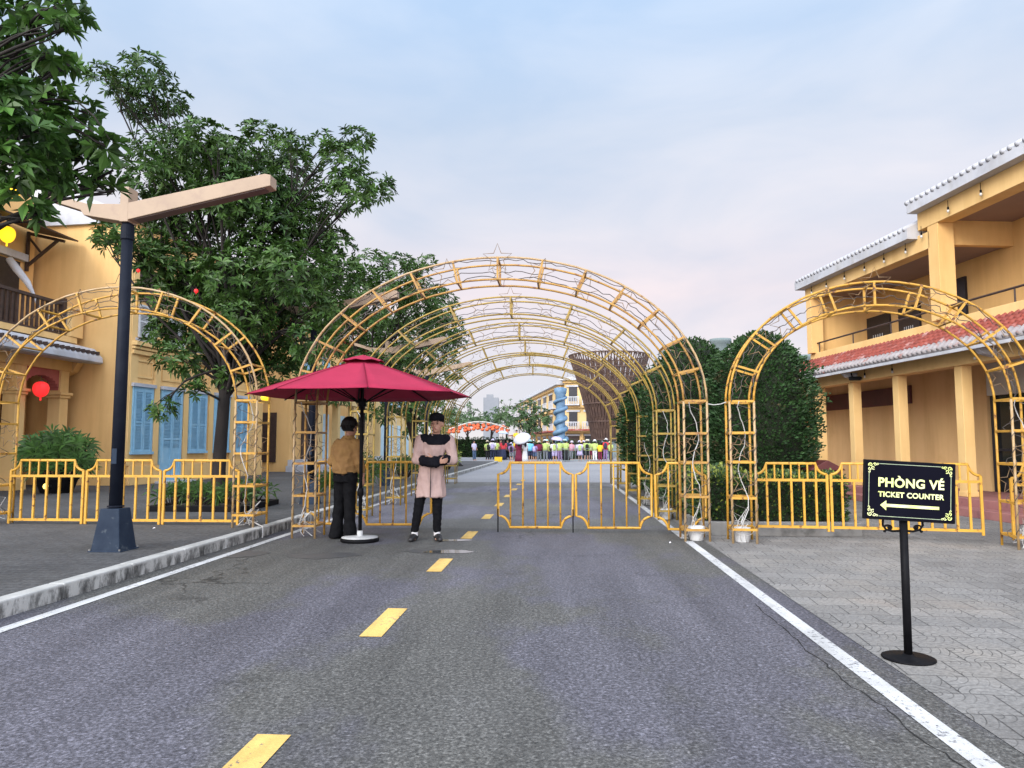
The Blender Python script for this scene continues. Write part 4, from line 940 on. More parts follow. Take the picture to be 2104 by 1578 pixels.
T2 = [(212, 160, 38), (250, 190, 32), (300, 150, 52), (345, 205, 42), (290, 215, 40), (330, 320, 66), (410, 285, 60), (540, 300, 62), (470, 320, 55), (470, 400, 80), (590, 370, 72), (610, 300, 34), (668, 290, 24), (700, 335, 50), (735, 285, 34),
      (720, 390, 52), (775, 385, 36), (640, 445, 66), (560, 480, 80), (420, 440, 80), (330, 430, 64), (230, 485, 38), (212, 482, 24), (370, 545, 76), (480, 570, 82), (600, 560, 78), (690, 500, 40), (700, 560, 48), (650, 620, 70), (560, 660, 70), (450, 670, 76), (360, 650, 52), (320, 600, 40),
      (330, 690, 34), (365, 735, 44), (420, 760, 36), (520, 740, 50), (640, 700, 54), (335, 842, 26), (400, 800, 22), (590, 590, 60), (520, 520, 70), (430, 620, 60), (290, 520, 46), (300, 380, 56), (380, 380, 66), (330, 540, 46), (540, 400, 76), (450, 340, 66), (640, 540, 66), (600, 450, 66), (400, 610, 60), (500, 700, 56), (590, 720, 50), (470, 600, 62), (500, 650, 62), (430, 700, 48), (540, 620, 62), (490, 730, 44), (410, 560, 60), (340, 480, 50), (680, 640, 46), (560, 770, 40), (470, 770, 34)]
crown_tree('street_tree', 'big dark green tree with whorled leaves rising behind the left arch', (-5.5, 13.95, .128), at(462, 720, 13.9), .135, px_clumps(T2, 13.9, 1.25, 3), 330, .155, M['leaf'], 5, 'roadside trees on the left', bend=(-.08, 0, 0))
T3 = [(760, 550, 48), (815, 555, 44), (850, 548, 26), (880, 540, 20), (780, 620, 70), (860, 610, 54), (720, 690, 70), (810, 690, 70), (890, 660, 40), (760, 760, 60), (690, 640, 60), (850, 730, 50), (640, 760, 50), (700, 800, 40), (830, 590, 50), (900, 620, 40), (770, 690, 60), (660, 690, 50), (800, 770, 50), (735, 590, 40)]
crown_tree('street_tree', 'mid green tree behind the parasol, its crown showing through the orange arch', R(-6.1, 21.5, .128), at(745, 800, 21.5), .15, px_clumps(T3, 21.5, 1.5, 4), 150, .19, M['leafmid'], 6, 'roadside trees on the left')
T4 = [(900, 680, 40), (935, 672, 24), (880, 730, 50), (830, 740, 46), (920, 720, 26), (860, 790, 50), (800, 800, 50), (890, 800, 36), (780, 760, 40), (910, 640, 30), (945, 700, 24), (860, 680, 44), (925, 760, 26), (840, 830, 40), (780, 840, 40)]
crown_tree('street_tree', 'third tree in the left row, ending above the parasol rim', R(-5.6, 29.5, .128), at(838, 850, 29.5), .15, px_clumps(T4, 29.5, 1.6, 5), 85, .24, M['leafmid'], 7, 'roadside trees on the left')
T5 = [(900, 830, 30), (870, 850, 30), (915, 860, 22), (850, 880, 26), (890, 875, 24)]
crown_tree('street_tree', 'smaller tree behind the head of the person in pink', R(-5.2, 38.5, 0), at(885, 890, 38.5), .14, px_clumps(T5, 38.5, 1.2, 6), 55, .30, M['leafmid'], 8, 'roadside trees on the left')
T1 = [(30, 40, 46), (95, 20, 44), (150, 15, 30), (40, 130, 52), (20, 210, 56), (100, 190, 40), (148, 128, 26), (60, 280, 60), (130, 270, 48), (178, 232, 26), (25, 340, 50), (100, 350, 46), (165, 330, 40), (215, 300, 30), (232, 350, 24), (55, 400, 36), (75, 440, 24), (130, 60, 24), (-40, 100, 70), (-50, 260, 80), (-40, 380, 50), (200, 385, 22), (100, 110, 30), (235, 392, 16)]
crown_tree('street_tree', 'near tree with large leaves overhanging the top left corner', (-5.6, 5.9, .128), (-5.1, 5.6, 3.6), .14, px_clumps(T1, 5.5, .6, 9), 640, .135, M['leafnear'], 9, 'roadside trees on the left', wr=.42, fill=.3)

def topiary(label, base, prof, n, L, seed):
    """clipped tree: profile of (radius, height); thousands of small leaves over a dark twiggy core"""
    rnd = random.Random(seed); t = thing('topiary_tree', label, 'tree', base, 0, 'clipped trees on the right')
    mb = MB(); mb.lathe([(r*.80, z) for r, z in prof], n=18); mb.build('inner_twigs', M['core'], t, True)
    mb = MB(); H0, H1 = prof[0][1], prof[-1][1]
    def rad(z):
        for (r0, z0), (r1, z1) in zip(prof, prof[1:]):
            if z0 <= z <= z1: return r0+(r1-r0)*(z-z0)/(z1-z0)
        return 0
    rmax = max(r for r, _ in prof); k = 0
    while k < n:
        z = rnd.uniform(H0, H1); r = rad(z)
        if rnd.random() > (r+.1)/rmax: continue
        k += 1; t_ = rnd.uniform(0, 2*math.pi)
        lump = 1+.07*math.sin(5*t_+z*3.1+seed)+.055*math.sin(9*t_-z*7)+.045*math.sin(13*z+3*t_)
        rr = r*lump*rnd.uniform(.78, 1.05) + rnd.random()**6*.12
        p = Vector((rr*math.cos(t_), rr*math.sin(t_), z)); o_ = Vector((math.cos(t_), math.sin(t_), .5 + (1.5 if z > H1-.25 else 0)))
        d = (o_ + rvec(rnd)*.9); l = L*rnd.uniform(.7, 1.3); mb.leaf(p, d, o_+rvec(rnd)*.6, l, l*.5, .1)
    mb.build('crown', M['leafdark'], t)
    mb = MB(); mb.tube([(0, 0, 0), (.02, 0, prof[0][1]+.2)], [.06, .05], 8); mb.build('trunk', M['bark'], t)
    return t
topiary('large clipped conical tree between the front arch and the yellow house', (4.52, 13.3, 0), [(.25, .42), (.62, .55), (.86, .85), (.93, 1.3), (.95, 1.75), (.92, 2.2), (.80, 2.65), (.58, 3.0), (.34, 3.2), (.10, 3.32)], 17000, .075, 3)
topiary('clipped conical tree seen through the right side of the tunnel hoops', (3.78, 15.3, 0), [(.25, .42), (.6, .6), (.85, .95), (.95, 1.4), (.96, 1.9), (.90, 2.4), (.74, 2.9), (.50, 3.25), (.28, 3.42), (.08, 3.5)], 14000, .08, 4)
topiary('clipped tree further back behind the tunnel hoops on the right', (3.6, 18.4, 0), [(.25, .42), (.6, .6), (.8, 1.0), (.85, 1.5), (.78, 2.1), (.6, 2.6), (.34, 2.95), (.08, 3.15)], 9000, .10, 5)
def hedge(label, x0, x1, y0, y1, z0, z1, n, loc, rotz, seed, L=.06, tips=1.):
    rnd = random.Random(seed); t = thing('hedge', label, 'hedge', loc, rotz, 'clipped hedges on the right')
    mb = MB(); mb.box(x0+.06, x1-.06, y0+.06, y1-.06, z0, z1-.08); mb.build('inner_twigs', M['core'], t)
    a, b_ = MB(), MB(); W, D, Hh = x1-x0, y1-y0, z1-z0; A = [D*Hh, D*Hh, W*Hh, W*Hh, W*D]; S = sum(A)
    for k in range(n):
        q = rnd.random()*S; f = 0
        while q > A[f]: q -= A[f]; f += 1
        x, y, z = rnd.uniform(x0, x1), rnd.uniform(y0, y1), rnd.uniform(z0, z1); o_ = Vector()
        j = rnd.uniform(-.06, .035)
        if f == 0: x = x0-j; o_.x = -1
        elif f == 1: x = x1+j; o_.x = 1
        elif f == 2: y = y0-j; o_.y = -1
        elif f == 3: y = y1+j; o_.y = 1
        else: z = z1+j+.02*math.sin(7*x)+.02*math.sin(9*y); o_.z = 1
        o_.z += .4; tip = rnd.random() < (.36 if z > z1-.12 else .05)*tips
        l = L*rnd.uniform(.7, 1.3); (b_ if tip else a).leaf(Vector((x, y, z)), o_+rvec(rnd)*.8, o_+rvec(rnd)*.5, l, l*.55, .05)
    a.build('foliage', M['hedge'], t); b_.build('young_shoots', M['hedgetip'], t); return t
hedge('clipped hedge with yellow green tips behind the fence right of the arch', -1.0, 1.0, -.36, .6, .2, .82, 7500, (3.80, 10.95, 0), -.06, 5)
hedge('long low hedge along the right edge of the road beside the tunnel', -.3, .42, -6, 5.5, .15, .86, 9000, R(2.42, 17.0), -PHI, 6, .075, 1.4)
pl = thing('planter', 'low concrete planter edge at the foot of the clipped hedge', 'planter', (3.80, 10.57, 0), -.06)
mb = MB(); mb.box(-1.12, 1.12, -.16, -.02, 0, .20); mb.box(-1.12, -1.0, -.018, 1.0, 0, .20); mb.box(1.0, 1.12, -.018, 1.0, 0, .20); mb.build('kerb', M['concrete'], pl, bevel=.015)
mb = MB(); mb.box(-.99, .99, -.01, .98, .0, .16); mb.build('soil', M['soil'], pl)
def fronds(name, label, cat, loc, n, H, spread, L, seed, mname='palmleaf', nl=9, pot=None):
    rnd = random.Random(seed); t = thing(name, label, cat, loc); st = MB(); lf = MB()
    for k in range(n):
        a = rnd.uniform(0, 6.28); r = spread*math.sqrt(rnd.random()); h = H*rnd.uniform(.45, 1)*(1-.25*(r/spread))
        p0 = Vector((.35*r*math.cos(a), .35*r*math.sin(a), .05)); p1 = Vector((r*math.cos(a), r*math.sin(a), h))
        st.tube([p0, (p0+p1)/2+Vector((0, 0, .08)), p1], [.010, .008, .005], 4)
        o_ = (p1-p0).normalized(); sd = o_.orthogonal().normalized(); nrm = o_.cross(sd)
        for i in range(nl):
            an = -1.9+3.8*i/(nl-1); d = o_*math.cos(an)+sd*math.sin(an) + nrm*rnd.uniform(-.3, .3); l = L*rnd.uniform(.75, 1.15)*(1-.2*abs(an)/1.9)
            lf.leaf(p1, d, nrm, l, l*.13, .35, .12)
    st.build('stem', M['bark'], t); lf.build('foliage', M[mname], t)
    if pot:
        mb = MB(); mb.lathe([(pot*.75, 0), (pot, .32), (pot*1.06, .33), (pot*1.06, .37), (pot*.95, .37), (pot*.9, .30), (.01, .29)], n=20, cap=False); mb.build('pot', M['black'], t)
    return t
fronds('fan_palm', 'bushy green fan palm in front of the arched porch on the left', 'plant', (-10.95, 17.7, .128), 120, 1.55, .68, .38, 5, pot=.45)
bed = thing('tree_bed', 'low dark edged planting bed round the big tree', 'planter', (-5.45, 13.6, .128), -PHI)
mb = MB(); e_ = .85
for q in ((-e_, e_, -e_, -e_+.08), (-e_, e_, e_-.08, e_), (-e_, -e_+.08, -e_+.081, e_-.081), (e_-.08, e_, -e_+.081, e_-.081)): mb.box(q[0], q[1], q[2], q[3], 0, .10)
mb.build('edging', M['black'], bed, bevel=.01); mb = MB(); mb.box(-.76, .76, -.76, .76, 0, .06); mb.build('soil', M['soil'], bed)
for i, (x, y, lb_) in enumerate(((-6.0, 13.05, 'spiky leaved plant at the left end of the tree bed'), (-5.45, 13.0, 'spiky leaved plant in front of the big tree trunk'), (-4.95, 13.1, 'spiky leaved plant at the right end of the tree bed beside the arch foot'), (-6.0, 13.8, 'spiky leaved plant behind the left end of the tree bed'), (-4.9, 13.9, 'spiky leaved plant at the back right of the tree bed'))):
    t = fronds('bed_plant', lb_, 'plant', (x, y, .18), 26, .46, .36, .24, 20+i, 'leafmid', 5); t['group'] = 'plants in the tree bed'
for i, (u, v_, h, lb_) in enumerate(((-5.3, 19.2, .9, 'leafy shrub beside the second lamp post'), (-5.2, 24.3, .8, 'leafy shrub under the third tree of the left row'), (-5.0, 17.0, .6, 'low shrub on the left pavement behind the parasol'), (-5.0, 32, 1.1, 'yellow green shrub far along the left pavement'))):
    t = fronds('shrub', lb_, 'plant', R(u, v_, .128), 60, h, .6, .28, 40+i, 'leafmid' if i < 3 else 'hedgetip', 7); t['group'] = 'shrubs along the left pavement'

# ------------------------------------------------------------------ things further off on the right
for (px, py, d, hr, lb_) in ((1480, 697, 30, .44, 'grey green flared stone pillar rising behind the clipped trees'), (1657, 730, 30, .36, 'grey green flared stone pillar top beside the yellow house gable')):
    q = at(px, py, d); t = thing('stone_pillar', lb_, 'pillar', (q.x, q.y, 0), 0, 'flared pillars behind the trees'); z = q.z
    mb = MB(); mb.lathe([(hr*.6, 0), (hr*.6, z-.75)], n=20); mb.build('shaft', M['stonegrey'], t, True)
    mb = MB(); mb.lathe([(hr*.6, z-.75), (hr*.66, z-.45), (hr*.85, z-.22), (hr, z-.12), (hr, z), (hr*.9, z)], n=24); mb.build('capital', M['stonegrey'], t, True)
mk = thing('letter_box', 'small dark red box with pitched lid behind the right fence', 'box', (5.25, 12.4, 0))
mb = MB(); mb.box(-.24, .24, -.16, .16, .62, .86); mb.tube([(0, 0, 0), (0, 0, .62)], .03, 8); mb.build('body', M['maroon'], mk, bevel=.008)
mb = MB(); mb.prism([(-.30, .861), (.30, .861), (.26, .89), (0, 1.03), (-.26, .89)], -.2, .2); mb.build('lid', M['maroon'], mk, bevel=.008)

# woven bamboo funnel tower
bt = thing('bamboo_tower', 'dark lattice bamboo tower flaring like a basket beyond the plaza crowd', 'tower', (9.35, 70, 0))
mb = MB(); nS = 84
for k in range(nS):
    a = 2*math.pi*k/nS
    for tw, m_ in ((0, 0), (.55, 1)):
        P = []
        for i in range(7):
            f = i/6; r = 1.7+2.15*f**1.3; P.append((r*math.cos(a+tw*f*(1 if k % 2 else -1)), r*math.sin(a+tw*f*(1 if k % 2 else -1)), 1.6+8.2*f))
        mb.tube(P, .055, 4, cap=False)
mb.build('slats', M['bamboo'], bt)
for z in (1.7, 3.4, 5.1, 6.8, 8.4, 9.75):
    f = (z-1.6)/8.2; r = 1.7+2.15*f**1.3+.03; mb = MB(); mb.tube([(r*math.cos(2*math.pi*i/40), r*math.sin(2*math.pi*i/40), z) for i in range(40)], .07, 5, closed=True); mb.build('hoop', M['bamboo'], bt)
mb = MB(); mb.lathe([(1.6, 0), (1.6, 1.55), (1.9, 1.6)], n=24); mb.build('base', M['stonegrey'], bt)
mb = MB(); mb.lathe([(1.5, 1.62), (1.9, 4), (2.5, 6.2)], n=24); mb.build('inner_wall', M['bamboo'], bt)
dc = thing('dragon_column', 'tall column wrapped by a coiling blue dragon in front of the far yellow house', 'column', (at(1152, 900, 66).x, 66, 0))
mb = MB(); mb.lathe([(.75, 0), (.75, .5), (.42, .7), (.40, 5.6), (.55, 5.9), (.6, 6.3), (.3, 6.4)], n=18); mb.build('shaft', M['dragon'], dc, True)
mb = MB(); P = []; nT = 90
for i in range(nT):
    f = i/(nT-1); a = 2*math.pi*5.2*f; r = .48+.05*math.sin(9*f); P.append((r*math.cos(a), r*math.sin(a), .8+4.9*f))
mb.tube(P, [.10+.14*math.sin(math.pi*min(1, .15+.85*i/(nT-1))) for i in range(nT)], 8); mb.ell((P[-1][0], P[-1][1]-.25, P[-1][2]+.15), .3, .45, .26, 10); mb.build('dragon', M['dragon'], dc, True)

# far yellow town houses
def townhouse(name, label, p0, p1, depth, H, nb_, seed, floors=3):
    p0, p1 = Vector((*p0, 0)), Vector((*p1, 0)); d = p1-p0; Lw = d.length; rz = math.atan2(d.y, d.x)
    t = thing(name, label, 'building', p0, rz)                 # local x along the facade, -y outwards
    mb = MB(); mb.box(0, Lw, 0, depth, 0, H); mb.build('wall', M['gold'], t)
    fh = H/floors; w_ = Lw/nb_
    for f in range(floors):
        mb = MB(); mb.box(-.15, Lw+.15, -.3 if f else -.2, 0-.002, fh*(f+1)-.28, fh*(f+1)); mb.build('cornice', M['cream'], t)
    for k in range(nb_):
        for f in range(floors):
            x0, x1 = k*w_+w_*.26, k*w_+w_*.74
            mb = MB()
            if f == 0: mb.box(x0-.2, x1+.2, -.06, -.003, .1, fh*.78)
            else: mb.box(x0, x1, -.06, -.003, f*fh+.5, f*fh+fh*.74)
            wd = mb.build('door' if f == 0 else 'window', M['door'] if (k+f) % 3 else M['darkwood'], t)
            mb = MB(); zt = fh*.78 if f == 0 else f*fh+fh*.74
            mb.box(x0-.3, x1+.3, -.14, -.003, zt+.002, zt+.2); mb.build('lintel', M['white'], wd)
            if f: 
                mb = MB(); mb.box(x0-.35, x1+.35, -.9, -.31, f*fh-.02, f*fh+.1)
                for q in range(9):
                    xx = x0-.3+(x1-x0+.6)*q/8; mb.box(xx-.04, xx+.04, -.86, -.80, f*fh+.101, f*fh+.85)
                mb.box(x0-.35, x1+.35, -.88, -.78, f*fh+.851, f*fh+.95); mb.build('balcony', M['white'], t)
        mb = MB(); mb.box(k*w_-.18, k*w_+.18, -.22, -.003, 0, fh-.28); mb.build('pilaster', M['cream'], t)
    mb = MB(); mb.prism([(-.5, H), (Lw+.5, H), (Lw+.5, H+.25), (Lw*.5, H+.5), (-.5, H+.25)], -.7, depth+.5); mb.build('roof', M['white'], t)
    mb = MB(); mb.box(-.3, Lw+.3, -1.6, -.31, fh-.05, fh+.12); mb.build('awning', M['redtile'], t)
    return t
townhouse('town_house', 'yellow corner house with balconies just behind the blue dragon column', (5.9, 82), (13.5, 80), 9, 8.4, 4, 1)
townhouse('town_house', 'long row house with white balconies receding behind the plaza trees', (1.0, 128), (5.6, 83), 12, 8.0, 9, 2)
gb = thing('tower_block', 'distant plain grey tower block above the plaza trees', 'building', (at(1008, 860, 240).x, 240, 0))
mb = MB(); mb.box(-2.4, 2.6, 0, 8, 0, 16.5); mb.build('wall', M['greyblock'], gb)
mb = MB(); mb.box(-1.4, .8, 1, 4, 16.5, 17.6); mb.build('roof', M['greyblock'], gb)
def far_tree(label, px, pyb, d, lst, seed, dens=30, L=.40):
    q = at(px, pyb, d); c = px_clumps(lst, d, 1.2, seed)
    return crown_tree('plaza_tree', label, (q.x, d, 0), (q.x, d, max(1.4, q.z)), .16, c, dens, L, M['farleaf'], seed, 'trees round the plaza', nleaf=6, wr=.42, fill=.3)
far_tree('big dark tree in the plaza before the far yellow houses', 1086, 890, 68, [(1060, 850, 20), (1085, 840, 24), (1110, 850, 20), (1125, 862, 14), (1075, 870, 20), (1100, 872, 22), (1050, 868, 14), (1095, 885, 14)], 21)
far_tree('pale green tree behind the red lantern canopy', 1010, 880, 84, [(1010, 855, 18), (1030, 850, 18), (990, 862, 16), (1045, 860, 15), (1025, 868, 16)], 22)
far_tree('layered umbrella shaped tree left of the grey tower block', 960, 880, 84, [(962, 836, 9), (975, 848, 12), (945, 852, 14), (965, 862, 18), (940, 866, 15), (985, 868, 14)], 23)
far_tree('thin dark twiggy tree in front of the grey tower block', 1040, 880, 90, [(1035, 828, 8), (1050, 824, 8), (1062, 832, 8), (1042, 842, 12), (1060, 846, 10), (1028, 842, 8)], 24, 8)
far_tree('dark tree behind the left end of the red lantern canopy', 925, 890, 78, [(915, 865, 18), (930, 850, 14), (905, 880, 16), (925, 885, 14)], 25)
wl_ = thing('plaza_hedge', 'dark clipped hedge below the red lantern canopy', 'hedge', (at(985, 905, 72).x, 72, 0))
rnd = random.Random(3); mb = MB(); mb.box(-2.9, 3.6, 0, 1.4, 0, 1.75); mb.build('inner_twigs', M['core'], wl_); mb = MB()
for k in range(1500):
    p = Vector((rnd.uniform(-3, 3.7), rnd.uniform(-.1, .1), rnd.uniform(0, 1.9))); mb.leaf(p, Vector((0, -1, .5))+rvec(rnd), Vector((0, -.5, 1)), .3, .16, .1)
mb.build('foliage', M['hedge'], wl_)
wl_ = thing('plaza_hedge', 'green clipped hedge behind the crowd at the foot of the far yellow houses', 'hedge', (at(1150, 905, 63).x, 63, 0))
mb = MB(); mb.box(-3.5, 4.0, 0, 1.0, 0, 1.35); mb.build('inner_twigs', M['core'], wl_); mb = MB()
for k in range(1500):
    p = Vector((rnd.uniform(-3.6, 4.1), rnd.uniform(-.1, .1), rnd.uniform(0, 1.55))); mb.leaf(p, Vector((0, -1, .5))+rvec(rnd), Vector((0, -.5, 1)), .28, .15, .1)
mb.build('foliage', M['leafmid'], wl_)
# red lantern canopy
cn = thing('bamboo_canopy', 'low arched bamboo canopy hung with red lanterns behind the crowd', 'canopy', (at(985, 900, 74).x, 74, 0))
mb = MB()
for k in range(5):
    y = -1.5+.75*k; mb.tube([(-2.9+5.9*i/10, y, 2.75+.75*math.sin(math.pi*i/10)) for i in range(11)], .05, 5)
for i in range(11):
    x = -2.9+5.9*i/10; z = 2.78+.75*math.sin(math.pi*i/10); mb.tube([(x, -1.8, z), (x, 1.8, z)], .04, 5)
mb.build('hoops', M['panel'], cn)
for x, y in ((-2.8, -1.4), (2.9, -1.4), (-2.8, 1.4), (2.9, 1.4)):
    mb = MB(); mb.tube([(x, y, 0), (x, y, 2.78)], .06, 6); mb.build('post', M['panel'], cn)
rnd = random.Random(8); lamp0 = MB(); lamp0.ell((0, 0, 0), .2, .2, .17, 10); me1 = lamp0.mesh('paper_lantern', True); me1.materials.append(mat('red_paper', (.62, .05, .03), (.62, .16, .05), 3, .7))
for row in range(3):
    for k in range(13):
        x = -2.85+5.7*k/12+rnd.uniform(-.12, .12); y = -1.9+.6*row
        o = bpy.data.objects.new('paper_lantern', me1); C.objects.link(o); o.location = (cn.location.x+x, cn.location.y+y, 2.35+.42*math.sin(math.pi*(x+2.9)/5.9)+.22*row+rnd.uniform(-.1, .1))
        tag(o, 'round red paper lantern strung under the far bamboo canopy', 'lantern', 'red paper lanterns under the canopy')

# ------------------------------------------------------------------ people
def add_hand(mb, wrist, d, side, palm_n, s=1.0, curl=.5):
    """palm plus five unequal bent fingers; d = pointing direction, side = towards the thumb"""
    d, side, palm_n = Vector(d).normalized(), Vector(side).normalized(), Vector(palm_n).normalized(); wrist = Vector(wrist)
    for q in (-.022, 0, .022): mb.cap_(wrist+side*q*.6*s, wrist+d*.075*s+side*q*s, .014*s, .012*s, 7)
    for i, (off, ln) in enumerate(((.030, .068), (.011, .078), (-.010, .072), (-.030, .056))):
        b_ = wrist+d*.085*s+side*off*s; k1 = b_+(d*math.cos(curl*.6)+palm_n*math.sin(curl*.6))*ln*.5*s; k2 = k1+(d*math.cos(curl*1.6)+palm_n*math.sin(curl*1.6))*ln*.5*s
        mb.cap_(b_, k1, .0095*s, .0085*s, 6); mb.cap_(k1, k2, .0085*s, .0075*s, 6)
    b_ = wrist+d*.03*s+side*.032*s; k1 = b_+(d*.6+side*.8)*.038*s; mb.cap_(b_, k1, .012*s, .010*s, 6); mb.cap_(k1, k1+(d*.9+side*.2+palm_n*.4).normalized()*.03*s, .010*s, .008*s, 6)
def head_prims(mb, c, face, s=1.):
    """skull, jaw, nose and ears round centre c; face = unit vector the face points to"""
    c = Vector(c); f = Vector(face).normalized(); r = Vector((0, 0, 1)).cross(f).normalized(); u = f.cross(r)
    def E(o, a, b_, h, n=14):
        b0 = len(mb.v); mb.ell((0, 0, 0), a*s, b_*s, h*s, n); cc_ = c + r*o[0]*s + f*o[1]*s + u*o[2]*s
        for i in range(b0, len(mb.v)):
            v_ = Vector(mb.v[i]); mb.v[i] = tuple(cc_ + r*v_.x + f*v_.y + u*v_.z)
    E((0, -.012, .022), .074, .092, .092); E((0, .012, -.045), .056, .068, .075); E((0, .052, -.088), .026, .024, .020)
    E((0, .088, -.018), .010, .018, .026, 8); E((0, .098, -.030), .014, .013, .010, 8); E((.076, -.008, -.012), .011, .020, .031, 8); E((-.076, -.008, -.012), .011, .020, .031, 8)
    E((.030, .072, .012), .022, .012, .008, 8); E((-.030, .072, .012), .022, .012, .008, 8); E((0, .080, -.062), .022, .010, .010, 8)
    return r, f, u
def face_bits(parent, c, r, f, u, s=1.):
    for q in (1, -1):
        mb = MB(); mb.ell(tuple(c + r*.031*s*q + f*.079*s + u*.000), .012*s, .012*s, .006*s, 8); mb.build('eye', M['hair'], parent)
        mb = MB(); mb.cap_(c + r*.016*s*q + f*.088*s + u*.020*s, c + r*.046*s*q + f*.074*s + u*.022*s, .0045*s, .0035*s, 6); mb.build('eyebrow', M['hair'], parent)
    mb = MB(); mb.cap_(c + r*.019*s + f*.086*s - u*.062*s, c - r*.019*s + f*.086*s - u*.062*s, .0055*s, .0055*s, 6); mb.build('mouth', mlip, parent)
mlip = mat('lips', (.33, .12, .10), None, 8, .5)
V = Vector
def shoe(parent, heel, toe, m):
    mb = MB(); h, t_ = V(heel), V(toe); d = (t_-h).normalized(); mb.cap_(h+V((0, 0, .048)), h+d*.12+V((0, 0, .046)), .050, .050, 12); mb.cap_(h+d*.1+V((0, 0, .040)), t_-d*.02+V((0, 0, .030)), .050, .036, 12)
    for i, q in enumerate(mb.v): mb.v[i] = (q[0], q[1], max(q[2], .003))
    return remesh(mb, 'shoe', m, parent, .008, 3)

# the person in the pink tunic, arms folded, facing the camera
p1 = thing('person', 'person in pink tunic with black yoke, black trousers and cap, arms folded', 'person', (-1.13, 10.0, 0), .06)
hd = V((.105, -.02, 1.575)); fdir = V((-.30, -1, -.03)).normalized()
B = MB(); r_, f_, u_ = head_prims(B, hd, fdir, 1.12)
B.cap_((.09, 0, 1.40), (.10, -.01, 1.50), .058, .052, 12)
B.loft([(.02, .02, .92, .155, .105), (.03, .02, 1.05, .14, .10), (.05, .01, 1.2, .155, .11), (.075, .01, 1.33, .17, .105), (.085, .01, 1.40, .13, .075), (.09, 0, 1.43, .06, .055)], 18)
sR, sL = V((-.115, .01, 1.355)), V((.27, .01, 1.345)); eR, eL = V((-.165, -.06, 1.09)), V((.325, -.05, 1.08)); wR, wL = V((.10, -.215, 1.055)), V((.085, -.20, 1.10))
for s_, e_, w_ in ((sR, eR, wR), (sL, eL, wL)): B.cap_(s_, e_, .052, .044); B.cap_(e_, w_, .043, .031)
hipR, hipL = V((-.055, .02, .90)), V((.105, .02, .90)); kR, kL = V((-.125, -.01, .50)), V((.115, .0, .50)); aR, aL = V((-.185, .02, .085)), V((.115, .01, .085))
for h_, k_, a_ in ((hipR, kR, aR), (hipL, kL, aL)): B.cap_(h_, k_, .085, .058); B.cap_(k_, a_, .056, .038); B.cap_(a_+V((0, .02, -.04)), a_+V((0, -.10, -.055)), .030, .022)
add_hand(B, V((.13, -.225, 1.05)), V((1, .05, .25)), V((0, -.2, 1)), V((0, 1, 0)), .95, .6)
add_hand(B, V((.06, -.17, 1.115)), V((-1, .1, -.1)), V((0, -.3, 1)), V((0, 1, 0)), .95, .6)
remesh(B, 'body', M['skin'], p1, .0085, 3); face_bits(p1, hd, r_, f_, u_, 1.12)
mb = MB(); mb.ell((0, 0, 0), .094, .112, .104, 16)
for i in range(len(mb.v)):
    v_ = V(mb.v[i]); v_.z = max(v_.z, -.02 if v_.y > .02 else -.055); mb.v[i] = tuple(hd + r_*v_.x + f_*(v_.y-.022) + u_*(v_.z+.045))
mb.build('hair', M['hair'], p1, True)
mb = MB(); mb.lathe([(.100, -.015), (.106, .012), (.104, .040), (.090, .068), (.062, .088), (.03, .097), (.005, .099)], (hd.x-.004, hd.y+.014, hd.z+.055), 22, 1, 1.08); mb.build('cap', M['tunicblack'], p1, True)
mb = MB()
mb.loft([(.02, .02, .585, .205, .165), (.022, .02, .70, .195, .155), (.025, .02, .85, .178, .14), (.03, .02, .98, .160, .122), (.035, .015, 1.10, .160, .12), (.05, .01, 1.22, .172, .122), (.07, .01, 1.32, .185, .115), (.08, .01, 1.385, .15, .085), (.088, .0, 1.42, .085, .068)], 28)
for i in range(len(mb.v)):                       # soft folds running down the skirt
    x, y, z = mb.v[i]
    if z < 1.0:
        a = math.atan2(y-.02, x-.02); k = 1+.045*math.sin(7*a+.6)*(1.0-z)/.42; mb.v[i] = (.02+(x-.02)*k, .02+(y-.02)*k, z + .012*math.sin(5*a)*(z < .6))
for s_, e_, w_ in ((sR, eR, wR), (sL, eL, wL)):
    mb.cap_(s_, e_, .072, .066, 12); mb.cap_(e_, e_+(w_-e_)*.30, .066, .064, 12)
remesh(mb, 'tunic', M['tunic'], p1, .010, 3, .011, (11, 11, 4))
mb = MB(); mb.obox((.03, -.150, .80), (.004, 0, 0), (0, .012, 0), (.004, 0, .21)); mb.build('tunic_slit', M['tunicblack'], p1)
mb = MB(); mb.loft([(.075, -.004, 1.285, .155, .126), (.078, -.002, 1.33, .188, .122), (.082, 0, 1.375, .166, .100), (.086, 0, 1.405, .12, .082), (.09, -.0, 1.435, .072, .064)], 24); mb.cap_((-.06, .0, 1.37), (-.10, .0, 1.36), .074, .07); mb.cap_((.22, .0, 1.365), (.25, .0, 1.355), .074, .07); remesh(mb, 'yoke', M['tunicblack'], p1, .010, 3)
mb = MB(); mb.cap_(eR+(wR-eR)*.34, wR+V((.0, 0, -.01)), .070, .062, 12); mb.cap_(eL+(wL-eL)*.36, wL+V((.0, .0, -.03)), .068, .062, 12); remesh(mb, 'cuffs', M['tunicblack'], p1, .010, 3, .009, (16, 12, 12))
mb = MB()
for h_, k_, a_ in ((hipR, kR, aR), (hipL, kL, aL)): mb.cap_(h_, k_, .095, .068, 12); mb.cap_(k_, a_+V((0, 0, .055)), .068, .052, 12)
remesh(mb, 'trousers', M['trouser'], p1, .011, 3, .006, (10, 10, 14))
